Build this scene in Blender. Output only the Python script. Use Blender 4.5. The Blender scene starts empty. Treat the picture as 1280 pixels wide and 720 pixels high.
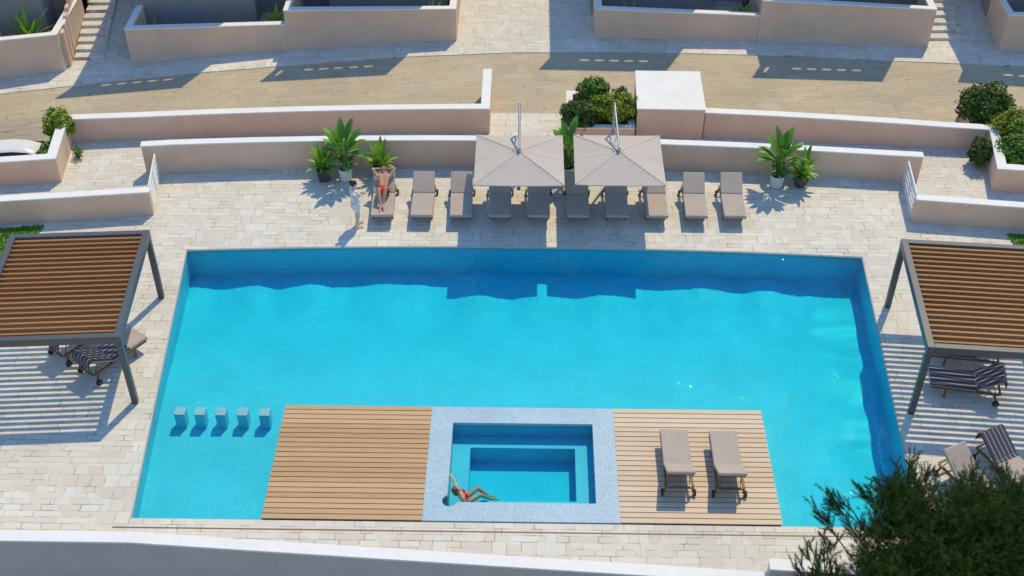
import bpy, bmesh, math, random
from mathutils import Vector, Matrix, Euler, noise
from mathutils.geometry import tessellate_polygon

rnd = random.Random(7)
R = math.radians
scene = bpy.context.scene
col = scene.collection

# ------------------------------------------------------------------ camera
cam_d = bpy.data.cameras.new("camera")
cam = bpy.data.objects.new("camera", cam_d)
col.objects.link(cam)
cam_d.sensor_width = 36.0
cam_d.lens = 36.0 * 1545 / 1280
cam_d.clip_start = 0.5
cam_d.clip_end = 2000
fw = Vector((-0.00987902, 0.7648576, -0.64412363))
rt = Vector((0.99989139, 0.0146012, 0.00200256))
up = Vector((-0.01093665, 0.64403389, 0.76491878))
cam.matrix_world = Matrix(((rt.x, up.x, -fw.x, 0), (rt.y, up.y, -fw.y, 0), (rt.z, up.z, -fw.z, 22.5), (0, 0, 0, 1)))
cam_d.dof.use_dof = True
cam_d.dof.focus_distance = 36.0
cam_d.dof.aperture_fstop = 0.75
scene.camera = cam

# ------------------------------------------------------------------ light
SUN = Vector((0.27, 0.565, 1.0)).normalized()
elev = math.asin(SUN.z)
azim = math.atan2(SUN.x, SUN.y)
world = bpy.data.worlds.new("World")
scene.world = world
world.use_nodes = True
wn = world.node_tree
bg = wn.nodes["Background"]
sky = wn.nodes.new("ShaderNodeTexSky")
sky.sky_type = 'NISHITA'
sky.sun_disc = False
sky.sun_elevation = elev
sky.sun_rotation = azim
sky.altitude = 0
sky.air_density = 2.0
sky.dust_density = 0.0
sky.ozone_density = 10.0
wn.links.new(sky.outputs[0], bg.inputs[0])
bg.inputs[1].default_value = 0.15
sd = bpy.data.lights.new("sun", 'SUN')
sd.energy = 3.15
sd.angle = R(0.5)
sd.color = (1.0, 0.83, 0.49)
so = bpy.data.objects.new("sun", sd)
col.objects.link(so)
so.rotation_euler = SUN.to_track_quat('Z', 'Y').to_euler()
so.location = (20, 50, 60)
scene.view_settings.view_transform = 'Standard'
scene.view_settings.look = 'None'
scene.view_settings.exposure = 0.0
scene.view_settings.gamma = 1.0
scene.view_settings.use_curve_mapping = False
scene.render.engine = 'CYCLES'
scene.cycles.max_bounces = 8
scene.cycles.diffuse_bounces = 2
scene.cycles.transparent_max_bounces = 12
scene.cycles.use_denoising = True

# ------------------------------------------------------------------ materials
def new_mat(name):
    m = bpy.data.materials.new(name)
    m.use_nodes = True
    nt = m.node_tree
    b = nt.nodes["Principled BSDF"]
    return m, nt, b

def N(nt, typ, **kw):
    n = nt.nodes.new(typ)
    for k, v in kw.items():
        if k.startswith("i_"):
            n.inputs[k[2:].replace("_", " ")].default_value = v
        else:
            setattr(n, k, v)
    return n

def mixcol(nt, fac, a, b, blend='MIX'):
    m = nt.nodes.new("ShaderNodeMix")
    m.data_type = 'RGBA'
    m.blend_type = blend
    for sock, val in ((0, fac), (6, a), (7, b)):
        if hasattr(val, "is_output"):
            nt.links.new(val, m.inputs[sock])
        elif sock == 0:
            m.inputs[0].default_value = val
        else:
            m.inputs[sock].default_value = (*val, 1) if len(val) == 3 else val
    return m.outputs[2]

def maprange(nt, src, a, b, c, d):
    m = nt.nodes.new("ShaderNodeMapRange")
    nt.links.new(src, m.inputs[0])
    for i, v in enumerate((a, b, c, d)):
        m.inputs[i + 1].default_value = v
    return m.outputs[0]

def geo_pos(nt):
    return nt.nodes.new("ShaderNodeNewGeometry").outputs["Position"]

def simple(name, rgb, rough=0.6, var=0.12, scale=6.0, bump=0.0, bscale=60.0, metal=0.0, spec=0.5, local=False):
    """one base colour with a soft procedural variation and optional fine bump"""
    m, nt, b = new_mat(name)
    if local:
        pos = nt.nodes.new("ShaderNodeTexCoord").outputs["Object"]
    else:
        pos = geo_pos(nt)
    n1 = N(nt, "ShaderNodeTexNoise"); n1.inputs["Scale"].default_value = scale; n1.inputs["Detail"].default_value = 5
    nt.links.new(pos, n1.inputs["Vector"])
    f = maprange(nt, n1.outputs[0], 0.3, 0.7, 1 - var, 1 + var)
    mul = nt.nodes.new("ShaderNodeVectorMath"); mul.operation = 'SCALE'
    mul.inputs[0].default_value = rgb
    nt.links.new(f, mul.inputs["Scale"])
    nt.links.new(mul.outputs[0], b.inputs["Base Color"])
    b.inputs["Roughness"].default_value = rough
    b.inputs["Metallic"].default_value = metal
    b.inputs["Specular IOR Level"].default_value = spec
    if bump:
        n2 = N(nt, "ShaderNodeTexNoise"); n2.inputs["Scale"].default_value = bscale; n2.inputs["Detail"].default_value = 3
        nt.links.new(pos, n2.inputs["Vector"])
        bp = nt.nodes.new("ShaderNodeBump"); bp.inputs["Strength"].default_value = bump; bp.inputs["Distance"].default_value = 0.01
        nt.links.new(n2.outputs[0], bp.inputs["Height"])
        nt.links.new(bp.outputs[0], b.inputs["Normal"])
    return m

def paving(name, c1, c2, joint, w, h, joint_amt=0.75, warm=(0.62, 0.52, 0.36), warm_amt=0.35, rot=0.0, wav=0.03, rough=0.75, broken=True):
    m, nt, b = new_mat(name)
    pos = geo_pos(nt)
    mp = nt.nodes.new("ShaderNodeMapping"); mp.inputs["Rotation"].default_value[2] = rot
    nt.links.new(pos, mp.inputs["Vector"])
    nz = N(nt, "ShaderNodeTexNoise"); nz.inputs["Scale"].default_value = 1.3; nz.inputs["Detail"].default_value = 2
    nt.links.new(mp.outputs[0], nz.inputs["Vector"])
    sub = nt.nodes.new("ShaderNodeVectorMath"); sub.operation = 'SUBTRACT'; sub.inputs[1].default_value = (0.5, 0.5, 0.5)
    nt.links.new(nz.outputs["Color"], sub.inputs[0])
    sc = nt.nodes.new("ShaderNodeVectorMath"); sc.operation = 'SCALE'; sc.inputs["Scale"].default_value = wav
    nt.links.new(sub.outputs[0], sc.inputs[0])
    ad = nt.nodes.new("ShaderNodeVectorMath"); ad.operation = 'ADD'
    nt.links.new(mp.outputs[0], ad.inputs[0]); nt.links.new(sc.outputs[0], ad.inputs[1])
    def brick(bw, bh, off, sq, mort):
        br = nt.nodes.new("ShaderNodeTexBrick")
        br.offset = off; br.offset_frequency = 2; br.squash = sq; br.squash_frequency = 3
        br.inputs["Scale"].default_value = 1.0
        br.inputs["Brick Width"].default_value = bw
        br.inputs["Row Height"].default_value = bh
        br.inputs["Mortar Size"].default_value = mort
        br.inputs["Mortar Smooth"].default_value = 0.4
        br.inputs["Bias"].default_value = 0.0
        br.inputs["Color1"].default_value = (0, 0, 0, 1)
        br.inputs["Color2"].default_value = (1, 1, 1, 1)
        br.inputs["Mortar"].default_value = (0.5, 0.5, 0.5, 1)
        nt.links.new(ad.outputs[0], br.inputs["Vector"])
        return br
    b1 = brick(w, h, 0.37, 1.45, 0.011)
    b2 = brick(w * 0.73, h * 2.0, 0.61, 0.7, 0.010)
    # patches where the second bond pattern shows instead of the first
    pz = nt.nodes.new("ShaderNodeTexNoise"); pz.inputs["Scale"].default_value = 0.9; pz.inputs["Detail"].default_value = 0
    nt.links.new(mp.outputs[0], pz.inputs["Vector"])
    patch = maprange(nt, pz.outputs[0], 0.53, 0.56, 0, 1)
    tone = mixcol(nt, patch, b1.outputs["Color"], b2.outputs["Color"])
    mx = nt.nodes.new("ShaderNodeMix"); mx.data_type = 'FLOAT'
    nt.links.new(patch, mx.inputs[0]); nt.links.new(b1.outputs["Fac"], mx.inputs[2]); nt.links.new(b2.outputs["Fac"], mx.inputs[3])
    jf = mx.outputs[0]
    base = mixcol(nt, tone, c1, c2)
    # warm mineral veins, drawn out along the courses
    mp2 = nt.nodes.new("ShaderNodeMapping"); mp2.inputs["Scale"].default_value = (1.6, 7.0, 1)
    nt.links.new(ad.outputs[0], mp2.inputs["Vector"])
    vz = nt.nodes.new("ShaderNodeTexNoise"); vz.inputs["Scale"].default_value = 1.6; vz.inputs["Detail"].default_value = 6
    nt.links.new(mp2.outputs[0], vz.inputs["Vector"])
    base = mixcol(nt, maprange(nt, vz.outputs[0], 0.5, 0.75, 0, warm_amt), base, warm)
    gz = nt.nodes.new("ShaderNodeTexNoise"); gz.inputs["Scale"].default_value = 0.35; gz.inputs["Detail"].default_value = 4
    nt.links.new(pos, gz.inputs["Vector"])
    gm = maprange(nt, gz.outputs[0], 0.3, 0.7, 0.90, 1.06)
    sm = nt.nodes.new("ShaderNodeVectorMath"); sm.operation = 'SCALE'
    nt.links.new(base, sm.inputs[0]); nt.links.new(gm, sm.inputs["Scale"])
    base = sm.outputs[0]
    jm = nt.nodes.new("ShaderNodeMath"); jm.operation = 'MULTIPLY'
    nt.links.new(jf, jm.inputs[0])
    if broken:
        jz = nt.nodes.new("ShaderNodeTexNoise"); jz.inputs["Scale"].default_value = 2.4; jz.inputs["Detail"].default_value = 3
        nt.links.new(pos, jz.inputs["Vector"])
        nt.links.new(maprange(nt, jz.outputs[0], 0.43, 0.70, 0.07, joint_amt), jm.inputs[1])
    else:
        jm.inputs[1].default_value = joint_amt
    base = mixcol(nt, jm.outputs[0], base, joint)
    nt.links.new(base, b.inputs["Base Color"])
    b.inputs["Roughness"].default_value = rough
    b.inputs["Specular IOR Level"].default_value = 0.3
    bp = nt.nodes.new("ShaderNodeBump"); bp.inputs["Strength"].default_value = 0.35; bp.inputs["Distance"].default_value = 0.008
    inv = nt.nodes.new("ShaderNodeMath"); inv.operation = 'MULTIPLY_ADD'; inv.inputs[1].default_value = -1.0
    nt.links.new(jf, inv.inputs[0]); nt.links.new(vz.outputs[0], inv.inputs[2])
    nt.links.new(inv.outputs[0], bp.inputs["Height"])
    nt.links.new(bp.outputs[0], b.inputs["Normal"])
    return m

def leaf_mat(name, c1, c2, rough=0.45, trans=0.25):
    m, nt, b = new_mat(name)
    oi = nt.nodes.new("ShaderNodeNewGeometry")
    base = mixcol(nt, oi.outputs["Random Per Island"], c1, c2)
    nt.links.new(base, b.inputs["Base Color"])
    b.inputs["Roughness"].default_value = rough
    b.inputs["Specular IOR Level"].default_value = 0.3
    tr = nt.nodes.new("ShaderNodeBsdfTranslucent")
    nt.links.new(base, tr.inputs["Color"])
    mix = nt.nodes.new("ShaderNodeMixShader"); mix.inputs[0].default_value = trans
    out = nt.nodes["Material Output"]
    nt.links.new(b.outputs[0], mix.inputs[1]); nt.links.new(tr.outputs[0], mix.inputs[2])
    nt.links.new(mix.outputs[0], out.inputs["Surface"])
    return m

def mosaic(name, c1, c2, size=0.05):
    m, nt, b = new_mat(name)
    pos = geo_pos(nt)
    vo = nt.nodes.new("ShaderNodeTexVoronoi"); vo.distance = 'CHEBYCHEV'; vo.inputs["Scale"].default_value = 1 / size
    vo.inputs["Randomness"].default_value = 0.0
    nt.links.new(pos, vo.inputs["Vector"])
    sp = nt.nodes.new("ShaderNodeSeparateColor"); nt.links.new(vo.outputs["Color"], sp.inputs[0])
    base = mixcol(nt, sp.outputs[0], c1, c2)
    nz = nt.nodes.new("ShaderNodeTexNoise"); nz.inputs["Scale"].default_value = 0.8; nz.inputs["Detail"].default_value = 4
    nt.links.new(pos, nz.inputs["Vector"])
    sm = nt.nodes.new("ShaderNodeVectorMath"); sm.operation = 'SCALE'
    nt.links.new(base, sm.inputs[0]); nt.links.new(maprange(nt, nz.outputs[0], 0.3, 0.7, 0.93, 1.05), sm.inputs["Scale"])
    nt.links.new(sm.outputs[0], b.inputs["Base Color"])
    b.inputs["Roughness"].default_value = 0.4
    b.inputs["Specular IOR Level"].default_value = 0.25
    return m

def wood(name, c1, c2, pitch, rough=0.55):
    """boards along x; each course its own tone with grain along the board"""
    m, nt, b = new_mat(name)
    pos = geo_pos(nt)
    oi = nt.nodes.new("ShaderNodeNewGeometry")
    mp = nt.nodes.new("ShaderNodeMapping"); mp.inputs["Scale"].default_value = (0.8, 22, 22)
    nt.links.new(pos, mp.inputs["Vector"])
    nz = nt.nodes.new("ShaderNodeTexNoise"); nz.inputs["Scale"].default_value = 2.0; nz.inputs["Detail"].default_value = 6
    nt.links.new(mp.outputs[0], nz.inputs["Vector"])
    add = nt.nodes.new("ShaderNodeMath"); add.operation = 'MULTIPLY_ADD'; add.inputs[1].default_value = 0.6
    nt.links.new(oi.outputs["Random Per Island"], add.inputs[0])
    nt.links.new(maprange(nt, nz.outputs[0], 0.3, 0.7, -0.1, 0.5), add.inputs[2])
    base = mixcol(nt, add.outputs[0], c1, c2)
    nt.links.new(base, b.inputs["Base Color"])
    b.inputs["Roughness"].default_value = rough
    b.inputs["Specular IOR Level"].default_value = 0.3
    return m

M = {}
M['paver'] = paving("travertine", (0.62, 0.575, 0.515), (0.71, 0.68, 0.64), (0.13, 0.105, 0.08), 0.46, 0.185, warm=(0.66, 0.55, 0.36), warm_amt=0.40, joint_amt=1.0)
M['paver_small'] = paving("small_setts", (0.55, 0.49, 0.44), (0.64, 0.59, 0.55), (0.12, 0.10, 0.08), 0.36, 0.15, warm_amt=0.3)
M['road'] = paving("tan_pavers", (0.445, 0.372, 0.272), (0.50, 0.428, 0.32), (0.15, 0.115, 0.07), 1.1, 0.22, rot=R(-8), wav=0.5, warm=(0.55, 0.44, 0.28), warm_amt=0.5, joint_amt=1.0)
M['render_pink'] = simple("pink_render", (0.75, 0.535, 0.41), 0.9, 0.05, 1.5, 0.25, 90, spec=0.15)
def weather(m, amt):
    nt = m.node_tree; b = nt.nodes["Principled BSDF"]
    src = b.inputs["Base Color"].links[0].from_socket
    mp = nt.nodes.new("ShaderNodeMapping"); mp.inputs["Scale"].default_value = (5, 5, 0.35)
    nt.links.new(geo_pos(nt), mp.inputs["Vector"])
    z = nt.nodes.new("ShaderNodeTexNoise"); z.inputs["Scale"].default_value = 1.0; z.inputs["Detail"].default_value = 6; z.inputs["Roughness"].default_value = 0.7
    nt.links.new(mp.outputs[0], z.inputs["Vector"])
    f = maprange(nt, z.outputs[0], 0.48, 0.78, 0, amt)
    nt.links.new(mixcol(nt, f, src, (0.20, 0.16, 0.13)), b.inputs["Base Color"])
weather(M['render_pink'], 0.10)
M['white'] = simple("white_coping", (0.80, 0.79, 0.80), 0.7, 0.03, 2.0, spec=0.2)
M['greywall'] = simple("grey_white_render", (0.53, 0.51, 0.52), 0.9, 0.05, 1.2, 0.15, 80, spec=0.15)
weather(M['greywall'], 0.08); weather(M['white'], 0.10)
M['tile'] = mosaic("pool_mosaic", (0.19, 0.58, 0.79), (0.26, 0.64, 0.83), 0.06)
M['tile_spa'] = mosaic("spa_mosaic", (0.13, 0.53, 0.77), (0.18, 0.58, 0.81), 0.06)
M['tile_rim'] = mosaic("spa_rim_mosaic", (0.33, 0.47, 0.60), (0.42, 0.56, 0.68), 0.05)
M['stool'] = mosaic("stool_mosaic", (0.24, 0.49, 0.62), (0.32, 0.56, 0.68), 0.05)
M['deck'] = wood("teak_deck", (0.42, 0.25, 0.13), (0.60, 0.405, 0.235), 0.15)
M['deck_pale'] = wood("pale_teak_deck", (0.56, 0.415, 0.30), (0.69, 0.55, 0.43), 0.15)
M['louvre'] = wood("louvre_wood", (0.28, 0.115, 0.04), (0.40, 0.20, 0.08), 0.2)
M['metal'] = simple("charcoal_metal", (0.085, 0.088, 0.098), 0.38, 0.06, 4, spec=0.6)
M['dark'] = simple("dark_gap", (0.02, 0.018, 0.015), 0.9, 0.1)
M['cushion'] = simple("taupe_fabric", (0.455, 0.385, 0.35), 0.95, 0.05, 3, 0.3, 250, spec=0.1)
M['canopy'] = simple("beige_canvas", (0.54, 0.475, 0.445), 0.95, 0.04, 1.5, 0.15, 200, spec=0.1)
M['teak'] = simple("teak_frame", (0.20, 0.10, 0.05), 0.55, 0.2, 12)
M['wheel'] = simple("black_rubber", (0.025, 0.022, 0.02), 0.7, 0.1)
M['chrome'] = simple("brushed_steel", (0.42, 0.44, 0.47), 0.35, 0.04, 8, metal=0.8)
M['pot_dark'] = simple("dark_clay", (0.085, 0.07, 0.065), 0.75, 0.2, 9, 0.3, 40)
M['pot_white'] = simple("white_ceramic", (0.70, 0.69, 0.68), 0.5, 0.03, 9)
M['soil'] = simple("soil", (0.06, 0.04, 0.025), 1.0, 0.3, 20, 0.6, 60)
M['plant'] = leaf_mat("bright_leaf", (0.16, 0.36, 0.03), (0.34, 0.56, 0.08))
M['plant_dark'] = leaf_mat("deep_leaf", (0.035, 0.15, 0.028), (0.14, 0.34, 0.045))
M['bush_bright'] = leaf_mat("lime_bush", (0.14, 0.22, 0.02), (0.38, 0.44, 0.05), trans=0.2)
M['bush_dark'] = leaf_mat("dark_bush", (0.035, 0.08, 0.014), (0.11, 0.19, 0.032), trans=0.15)
M['bush_mid'] = leaf_mat("mid_bush", (0.07, 0.16, 0.025), (0.17, 0.30, 0.045), trans=0.2)
M['needle'] = leaf_mat("needles", (0.014, 0.048, 0.009), (0.09, 0.155, 0.024), 0.6, 0.2)
M['bark'] = simple("bark", (0.09, 0.065, 0.045), 0.95, 0.3, 12, 0.6, 40)
M['grass'] = leaf_mat("lawn", (0.07, 0.21, 0.03), (0.16, 0.36, 0.06), 0.6, 0.2)
M['earth'] = simple("dry_earth", (0.28, 0.22, 0.15), 1.0, 0.25, 0.8, 0.5, 10)
M['carpaint'] = simple("white_car_paint", (0.74, 0.75, 0.78), 0.22, 0.01, 2, spec=0.6)
M['glass_dark'] = simple("dark_glass", (0.012, 0.014, 0.018), 0.06, 0.02, spec=0.8)
M['pane'] = simple("window_pane", (0.05, 0.035, 0.03), 0.05, 0.1, spec=0.8)
M['lamp'] = simple("lamp_lens", (0.6, 0.6, 0.62), 0.12, 0.02, spec=0.8)
M['skin'] = simple("skin", (0.56, 0.32, 0.21), 0.55, 0.05, 6)
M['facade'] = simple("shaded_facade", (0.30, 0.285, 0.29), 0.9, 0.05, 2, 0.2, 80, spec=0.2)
M['skin_pale'] = simple("pale_skin", (0.70, 0.50, 0.43), 0.55, 0.05, 6)
M['hair_dark'] = simple("dark_hair", (0.022, 0.014, 0.010), 0.5, 0.2, 20)
M['hair_brown'] = simple("brown_hair", (0.09, 0.040, 0.020), 0.5, 0.2, 20)
M['red'] = simple("red_cloth", (0.62, 0.012, 0.015), 0.8, 0.08, 8)
M['dress'] = simple("white_dress", (0.80, 0.77, 0.76), 0.85, 0.05, 5)
M['ball'] = simple("blue_vinyl", (0.02, 0.17, 0.42), 0.35, 0.05, 5)
M['eye'] = simple("eye", (0.03, 0.02, 0.015), 0.2, 0.05, 5)

# striped towel: along the local x of the towel
def stripes():
    m, nt, b = new_mat("navy_striped_towel")
    tc = nt.nodes.new("ShaderNodeTexCoord")
    sx = nt.nodes.new("ShaderNodeSeparateXYZ"); nt.links.new(tc.outputs["Object"], sx.inputs[0])
    mu = nt.nodes.new("ShaderNodeMath"); mu.operation = 'MULTIPLY_ADD'; mu.inputs[1].default_value = 1 / 0.125; mu.inputs[2].default_value = 20.1
    nt.links.new(sx.outputs[0], mu.inputs[0])
    fr = nt.nodes.new("ShaderNodeMath"); fr.operation = 'FRACT'; nt.links.new(mu.outputs[0], fr.inputs[0])
    lt = nt.nodes.new("ShaderNodeMath"); lt.operation = 'LESS_THAN'; lt.inputs[1].default_value = 0.15
    nt.links.new(fr.outputs[0], lt.inputs[0])
    base = mixcol(nt, lt.outputs[0], (0.075, 0.078, 0.115), (0.43, 0.40, 0.38))
    nt.links.new(base, b.inputs["Base Color"])
    b.inputs["Roughness"].default_value = 0.95
    b.inputs["Specular IOR Level"].default_value = 0.05
    return m
M['towel'] = stripes()

def water_mat():
    m = bpy.data.materials.new("water"); m.use_nodes = True
    nt = m.node_tree
    for n in list(nt.nodes):
        if n.type != 'OUTPUT_MATERIAL':
            nt.nodes.remove(n)
    out = nt.nodes["Material Output"]
    tr = nt.nodes.new("ShaderNodeBsdfTransparent")
    gl = nt.nodes.new("ShaderNodeBsdfGlossy"); gl.inputs["Roughness"].default_value = 0.01
    fr = nt.nodes.new("ShaderNodeFresnel"); fr.inputs["IOR"].default_value = 1.33
    pos = geo_pos(nt)
    a = nt.nodes.new("ShaderNodeTexNoise"); a.inputs["Scale"].default_value = 3.2; a.inputs["Detail"].default_value = 3
    nt.links.new(pos, a.inputs["Vector"])
    bp = nt.nodes.new("ShaderNodeBump"); bp.inputs["Strength"].default_value = 0.8; bp.inputs["Distance"].default_value = 0.07
    nt.links.new(a.outputs[0], bp.inputs["Height"])
    nt.links.new(bp.outputs[0], gl.inputs["Normal"]); nt.links.new(bp.outputs[0], fr.inputs["Normal"])
    mx = nt.nodes.new("ShaderNodeMixShader")
    nt.links.new(fr.outputs[0], mx.inputs[0]); nt.links.new(tr.outputs[0], mx.inputs[1]); nt.links.new(gl.outputs[0], mx.inputs[2])
    nt.links.new(mx.outputs[0], out.inputs["Surface"])
    va = nt.nodes.new("ShaderNodeVolumeAbsorption")
    va.inputs["Color"].default_value = (0.03, 0.962, 0.995, 1)
    va.inputs["Density"].default_value = 1.2
    nt.links.new(va.outputs[0], out.inputs["Volume"])
    return m
M['water'] = water_mat()

# ------------------------------------------------------------------ mesh helpers
class MB:
    """collects shapes; build() links them as ONE mesh object"""
    def __init__(self):
        self.v = []; self.f = []
    def add(self, verts, faces, mat=None):
        o = len(self.v)
        if mat is not None:
            verts = [mat @ Vector(p) for p in verts]
        self.v += [tuple(p) for p in verts]
        self.f += [tuple(i + o for i in f) for f in faces]
        return self
    def box(self, a, b, mat=None):
        x0, y0, z0 = a; x1, y1, z1 = b
        v = [(x0, y0, z0), (x1, y0, z0), (x1, y1, z0), (x0, y1, z0), (x0, y0, z1), (x1, y0, z1), (x1, y1, z1), (x0, y1, z1)]
        f = [(3, 2, 1, 0), (4, 5, 6, 7), (0, 1, 5, 4), (1, 2, 6, 5), (2, 3, 7, 6), (3, 0, 4, 7)]
        return self.add(v, f, mat)
    def prism(self, pts, z0, z1, mat=None):
        n = len(pts)
        za = z0 if isinstance(z0, (list, tuple)) else [z0] * n
        zb = z1 if isinstance(z1, (list, tuple)) else [z1] * n
        v = [(p[0], p[1], za[i]) for i, p in enumerate(pts)] + [(p[0], p[1], zb[i]) for i, p in enumerate(pts)]
        f = [(i, (i + 1) % n, n + (i + 1) % n, n + i) for i in range(n)]
        tri = tessellate_polygon([[Vector((p[0], p[1], 0)) for p in pts]])
        for t in tri:
            a, b, c = [Vector((pts[i][0], pts[i][1], 0)) for i in t]
            if (b - a).cross(c - a).z < 0:
                t = (t[0], t[2], t[1])
            f.append(tuple(n + i for i in t)); f.append((t[2], t[1], t[0]))
        return self.add(v, f, mat)
    def tube(self, p0, p1, r0, r1=None, n=10, cap=True, mat=None):
        r1 = r0 if r1 is None else r1
        p0 = Vector(p0); p1 = Vector(p1); d = (p1 - p0).normalized()
        a = d.orthogonal().normalized(); b = d.cross(a)
        v = []
        for p, r in ((p0, r0), (p1, r1)):
            for i in range(n):
                t = 2 * math.pi * i / n
                v.append(p + a * (r * math.cos(t)) + b * (r * math.sin(t)))
        f = [(i, (i + 1) % n, n + (i + 1) % n, n + i) for i in range(n)]
        if cap:
            f += [tuple(range(n - 1, -1, -1)), tuple(range(n, 2 * n))]
        return self.add(v, f, mat)
    def bar(self, p0, p1, w, h, mat=None):
        """rectangular bar between two points; w sideways, h in the other direction (up-ish)"""
        p0 = Vector(p0); p1 = Vector(p1); d = (p1 - p0).normalized()
        u = Vector((0, 0, 1)) if abs(d.z) < 0.9 else Vector((0, 1, 0))
        s = d.cross(u).normalized(); u = s.cross(d)
        v = []
        for p in (p0, p1):
            for a, b in ((-1, -1), (1, -1), (1, 1), (-1, 1)):
                v.append(p + s * (a * w / 2) + u * (b * h / 2))
        return self.add(v, [(0, 1, 2, 3), (7, 6, 5, 4), (0, 4, 5, 1), (1, 5, 6, 2), (2, 6, 7, 3), (3, 7, 4, 0)], mat)
    def lathe(self, prof, n=24, mat=None, centre=(0, 0)):
        v = []; f = []
        for r, z in prof:
            for i in range(n):
                t = 2 * math.pi * i / n
                v.append((centre[0] + r * math.cos(t), centre[1] + r * math.sin(t), z))
        for k in range(len(prof) - 1):
            for i in range(n):
                j = (i + 1) % n
                f.append((k * n + i, k * n + j, (k + 1) * n + j, (k + 1) * n + i))
        f.append(tuple(range(n - 1, -1, -1)))
        f.append(tuple(range((len(prof) - 1) * n, len(prof) * n)))
        return self.add(v, f, mat)
    def ball(self, c, r, n=12, m=8, mat=None):
        rx, ry, rz = (r, r, r) if not isinstance(r, (tuple, list)) else r
        v = [(c[0], c[1], c[2] - rz)]
        for k in range(1, m):
            ph = math.pi * k / m - math.pi / 2
            for i in range(n):
                t = 2 * math.pi * i / n
                v.append((c[0] + rx * math.cos(ph) * math.cos(t), c[1] + ry * math.cos(ph) * math.sin(t), c[2] + rz * math.sin(ph)))
        v.append((c[0], c[1], c[2] + rz))
        f = [(0, 1 + (i + 1) % n, 1 + i) for i in range(n)]
        for k in range(m - 2):
            for i in range(n):
                j = (i + 1) % n
                f.append((1 + k * n + i, 1 + k * n + j, 1 + (k + 1) * n + j, 1 + (k + 1) * n + i))
        e = len(v) - 1; s = 1 + (m - 2) * n
        f += [(s + i, s + (i + 1) % n, e) for i in range(n)]
        return self.add(v, f, mat)
    def build(self, name, mat, parent=None, smooth=False, bevel=0.0, seg=2, loc=None):
        me = bpy.data.meshes.new(name)
        me.from_pydata([tuple(p) for p in self.v], [], self.f)
        me.update()
        if bevel:
            bm = bmesh.new(); bm.from_mesh(me)
            ed = [e for e in bm.edges if len(e.link_faces) == 2 and e.calc_face_angle(0) > 0.6]
            bmesh.ops.bevel(bm, geom=ed, offset=bevel, segments=seg, profile=0.5, affect='EDGES', clamp_overlap=True)
            bm.to_mesh(me); bm.free()
        me.materials.append(mat)
        if smooth:
            for p in me.polygons:
                p.use_smooth = True
        o = bpy.data.objects.new(name, me)
        col.objects.link(o)
        if parent is not None:
            o.parent = parent
        if loc is not None:
            o.location = loc
        return o

def tag(o, label=None, cat=None, group=None, kind=None):
    if label: o["label"] = label
    if cat: o["category"] = cat
    if group: o["group"] = group
    if kind: o["kind"] = kind
    return o

def thing(name, label, cat, loc=(0, 0, 0), rz=0.0, group=None):
    o = bpy.data.objects.new(name, None)
    o.empty_display_size = 0.2
    col.objects.link(o)
    o.location = loc; o.rotation_euler = (0, 0, rz)
    return tag(o, label, cat, group)

def dup(root, loc, rz, label, group=None):
    r = root.copy(); col.objects.link(r)
    r.location = loc; r.rotation_euler = (0, 0, rz)
    r["label"] = label
    if group: r["group"] = group
    for ch in list(root.children):
        c = ch.copy(); col.objects.link(c); c.parent = r
        for g in list(ch.children):
            d = g.copy(); col.objects.link(d); d.parent = c
    return r

def sheet(name, outer, z, mat, holes=(), kind="structure", thick=0.0):
    polys = [[Vector((p[0], p[1], 0)) for p in outer]] + [[Vector((p[0], p[1], 0)) for p in h] for h in holes]
    tri = tessellate_polygon(polys)
    pts = [p for poly in polys for p in poly]
    mb = MB()
    v = [(p.x, p.y, z) for p in pts]
    f = []
    for t in tri:
        a, b, c = [pts[i] for i in t]
        if (b - a).cross(c - a).z < 0:
            t = (t[0], t[2], t[1])
        f.append(tuple(t))
    if thick:
        n = len(pts)
        v += [(p.x, p.y, z - thick) for p in pts]
        k = 0
        for poly in polys:
            m = len(poly)
            for i in range(m):
                j = (i + 1) % m
                f.append((k + i, n + k + i, n + k + j, k + j))
            k += m
    mb.add(v, f)
    o = mb.build(name, mat)
    o["kind"] = kind
    return o

def offset_line(pts, d):
    """left-hand offset of a polyline with mitred corners"""
    out = []
    n = len(pts)
    P = [Vector((p[0], p[1])) for p in pts]
    for i in range(n):
        ds = []
        if i > 0: ds.append((P[i] - P[i - 1]).normalized())
        if i < n - 1: ds.append((P[i + 1] - P[i]).normalized())
        ns = [Vector((-q.y, q.x)) for q in ds]
        if len(ns) == 1:
            m = ns[0]; k = 1
        else:
            m = (ns[0] + ns[1]).normalized(); k = 1 / max(0.3, m.dot(ns[0]))
        out.append((P[i].x + m.x * d * k, P[i].y + m.y * d * k))
    return out

def strip(mb, front, back, z0, z1):
    """closed wall strip between two polylines; z0/z1 lists"""
    n = len(front)
    v = []
    for i in range(n):
        v += [(*front[i], z0[i]), (*back[i], z0[i]), (*back[i], z1[i]), (*front[i], z1[i])]
    f = []
    for i in range(n - 1):
        a = 4 * i; b = a + 4
        f += [(a, b, b + 3, a + 3), (a + 3, b + 3, b + 2, a + 2), (a + 2, b + 2, b + 1, a + 1), (a + 1, b + 1, b, a)]
    f += [(0, 3, 2, 1), (4 * n - 4, 4 * n - 3, 4 * n - 2, 4 * n - 1)]
    mb.add(v, f)

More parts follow.
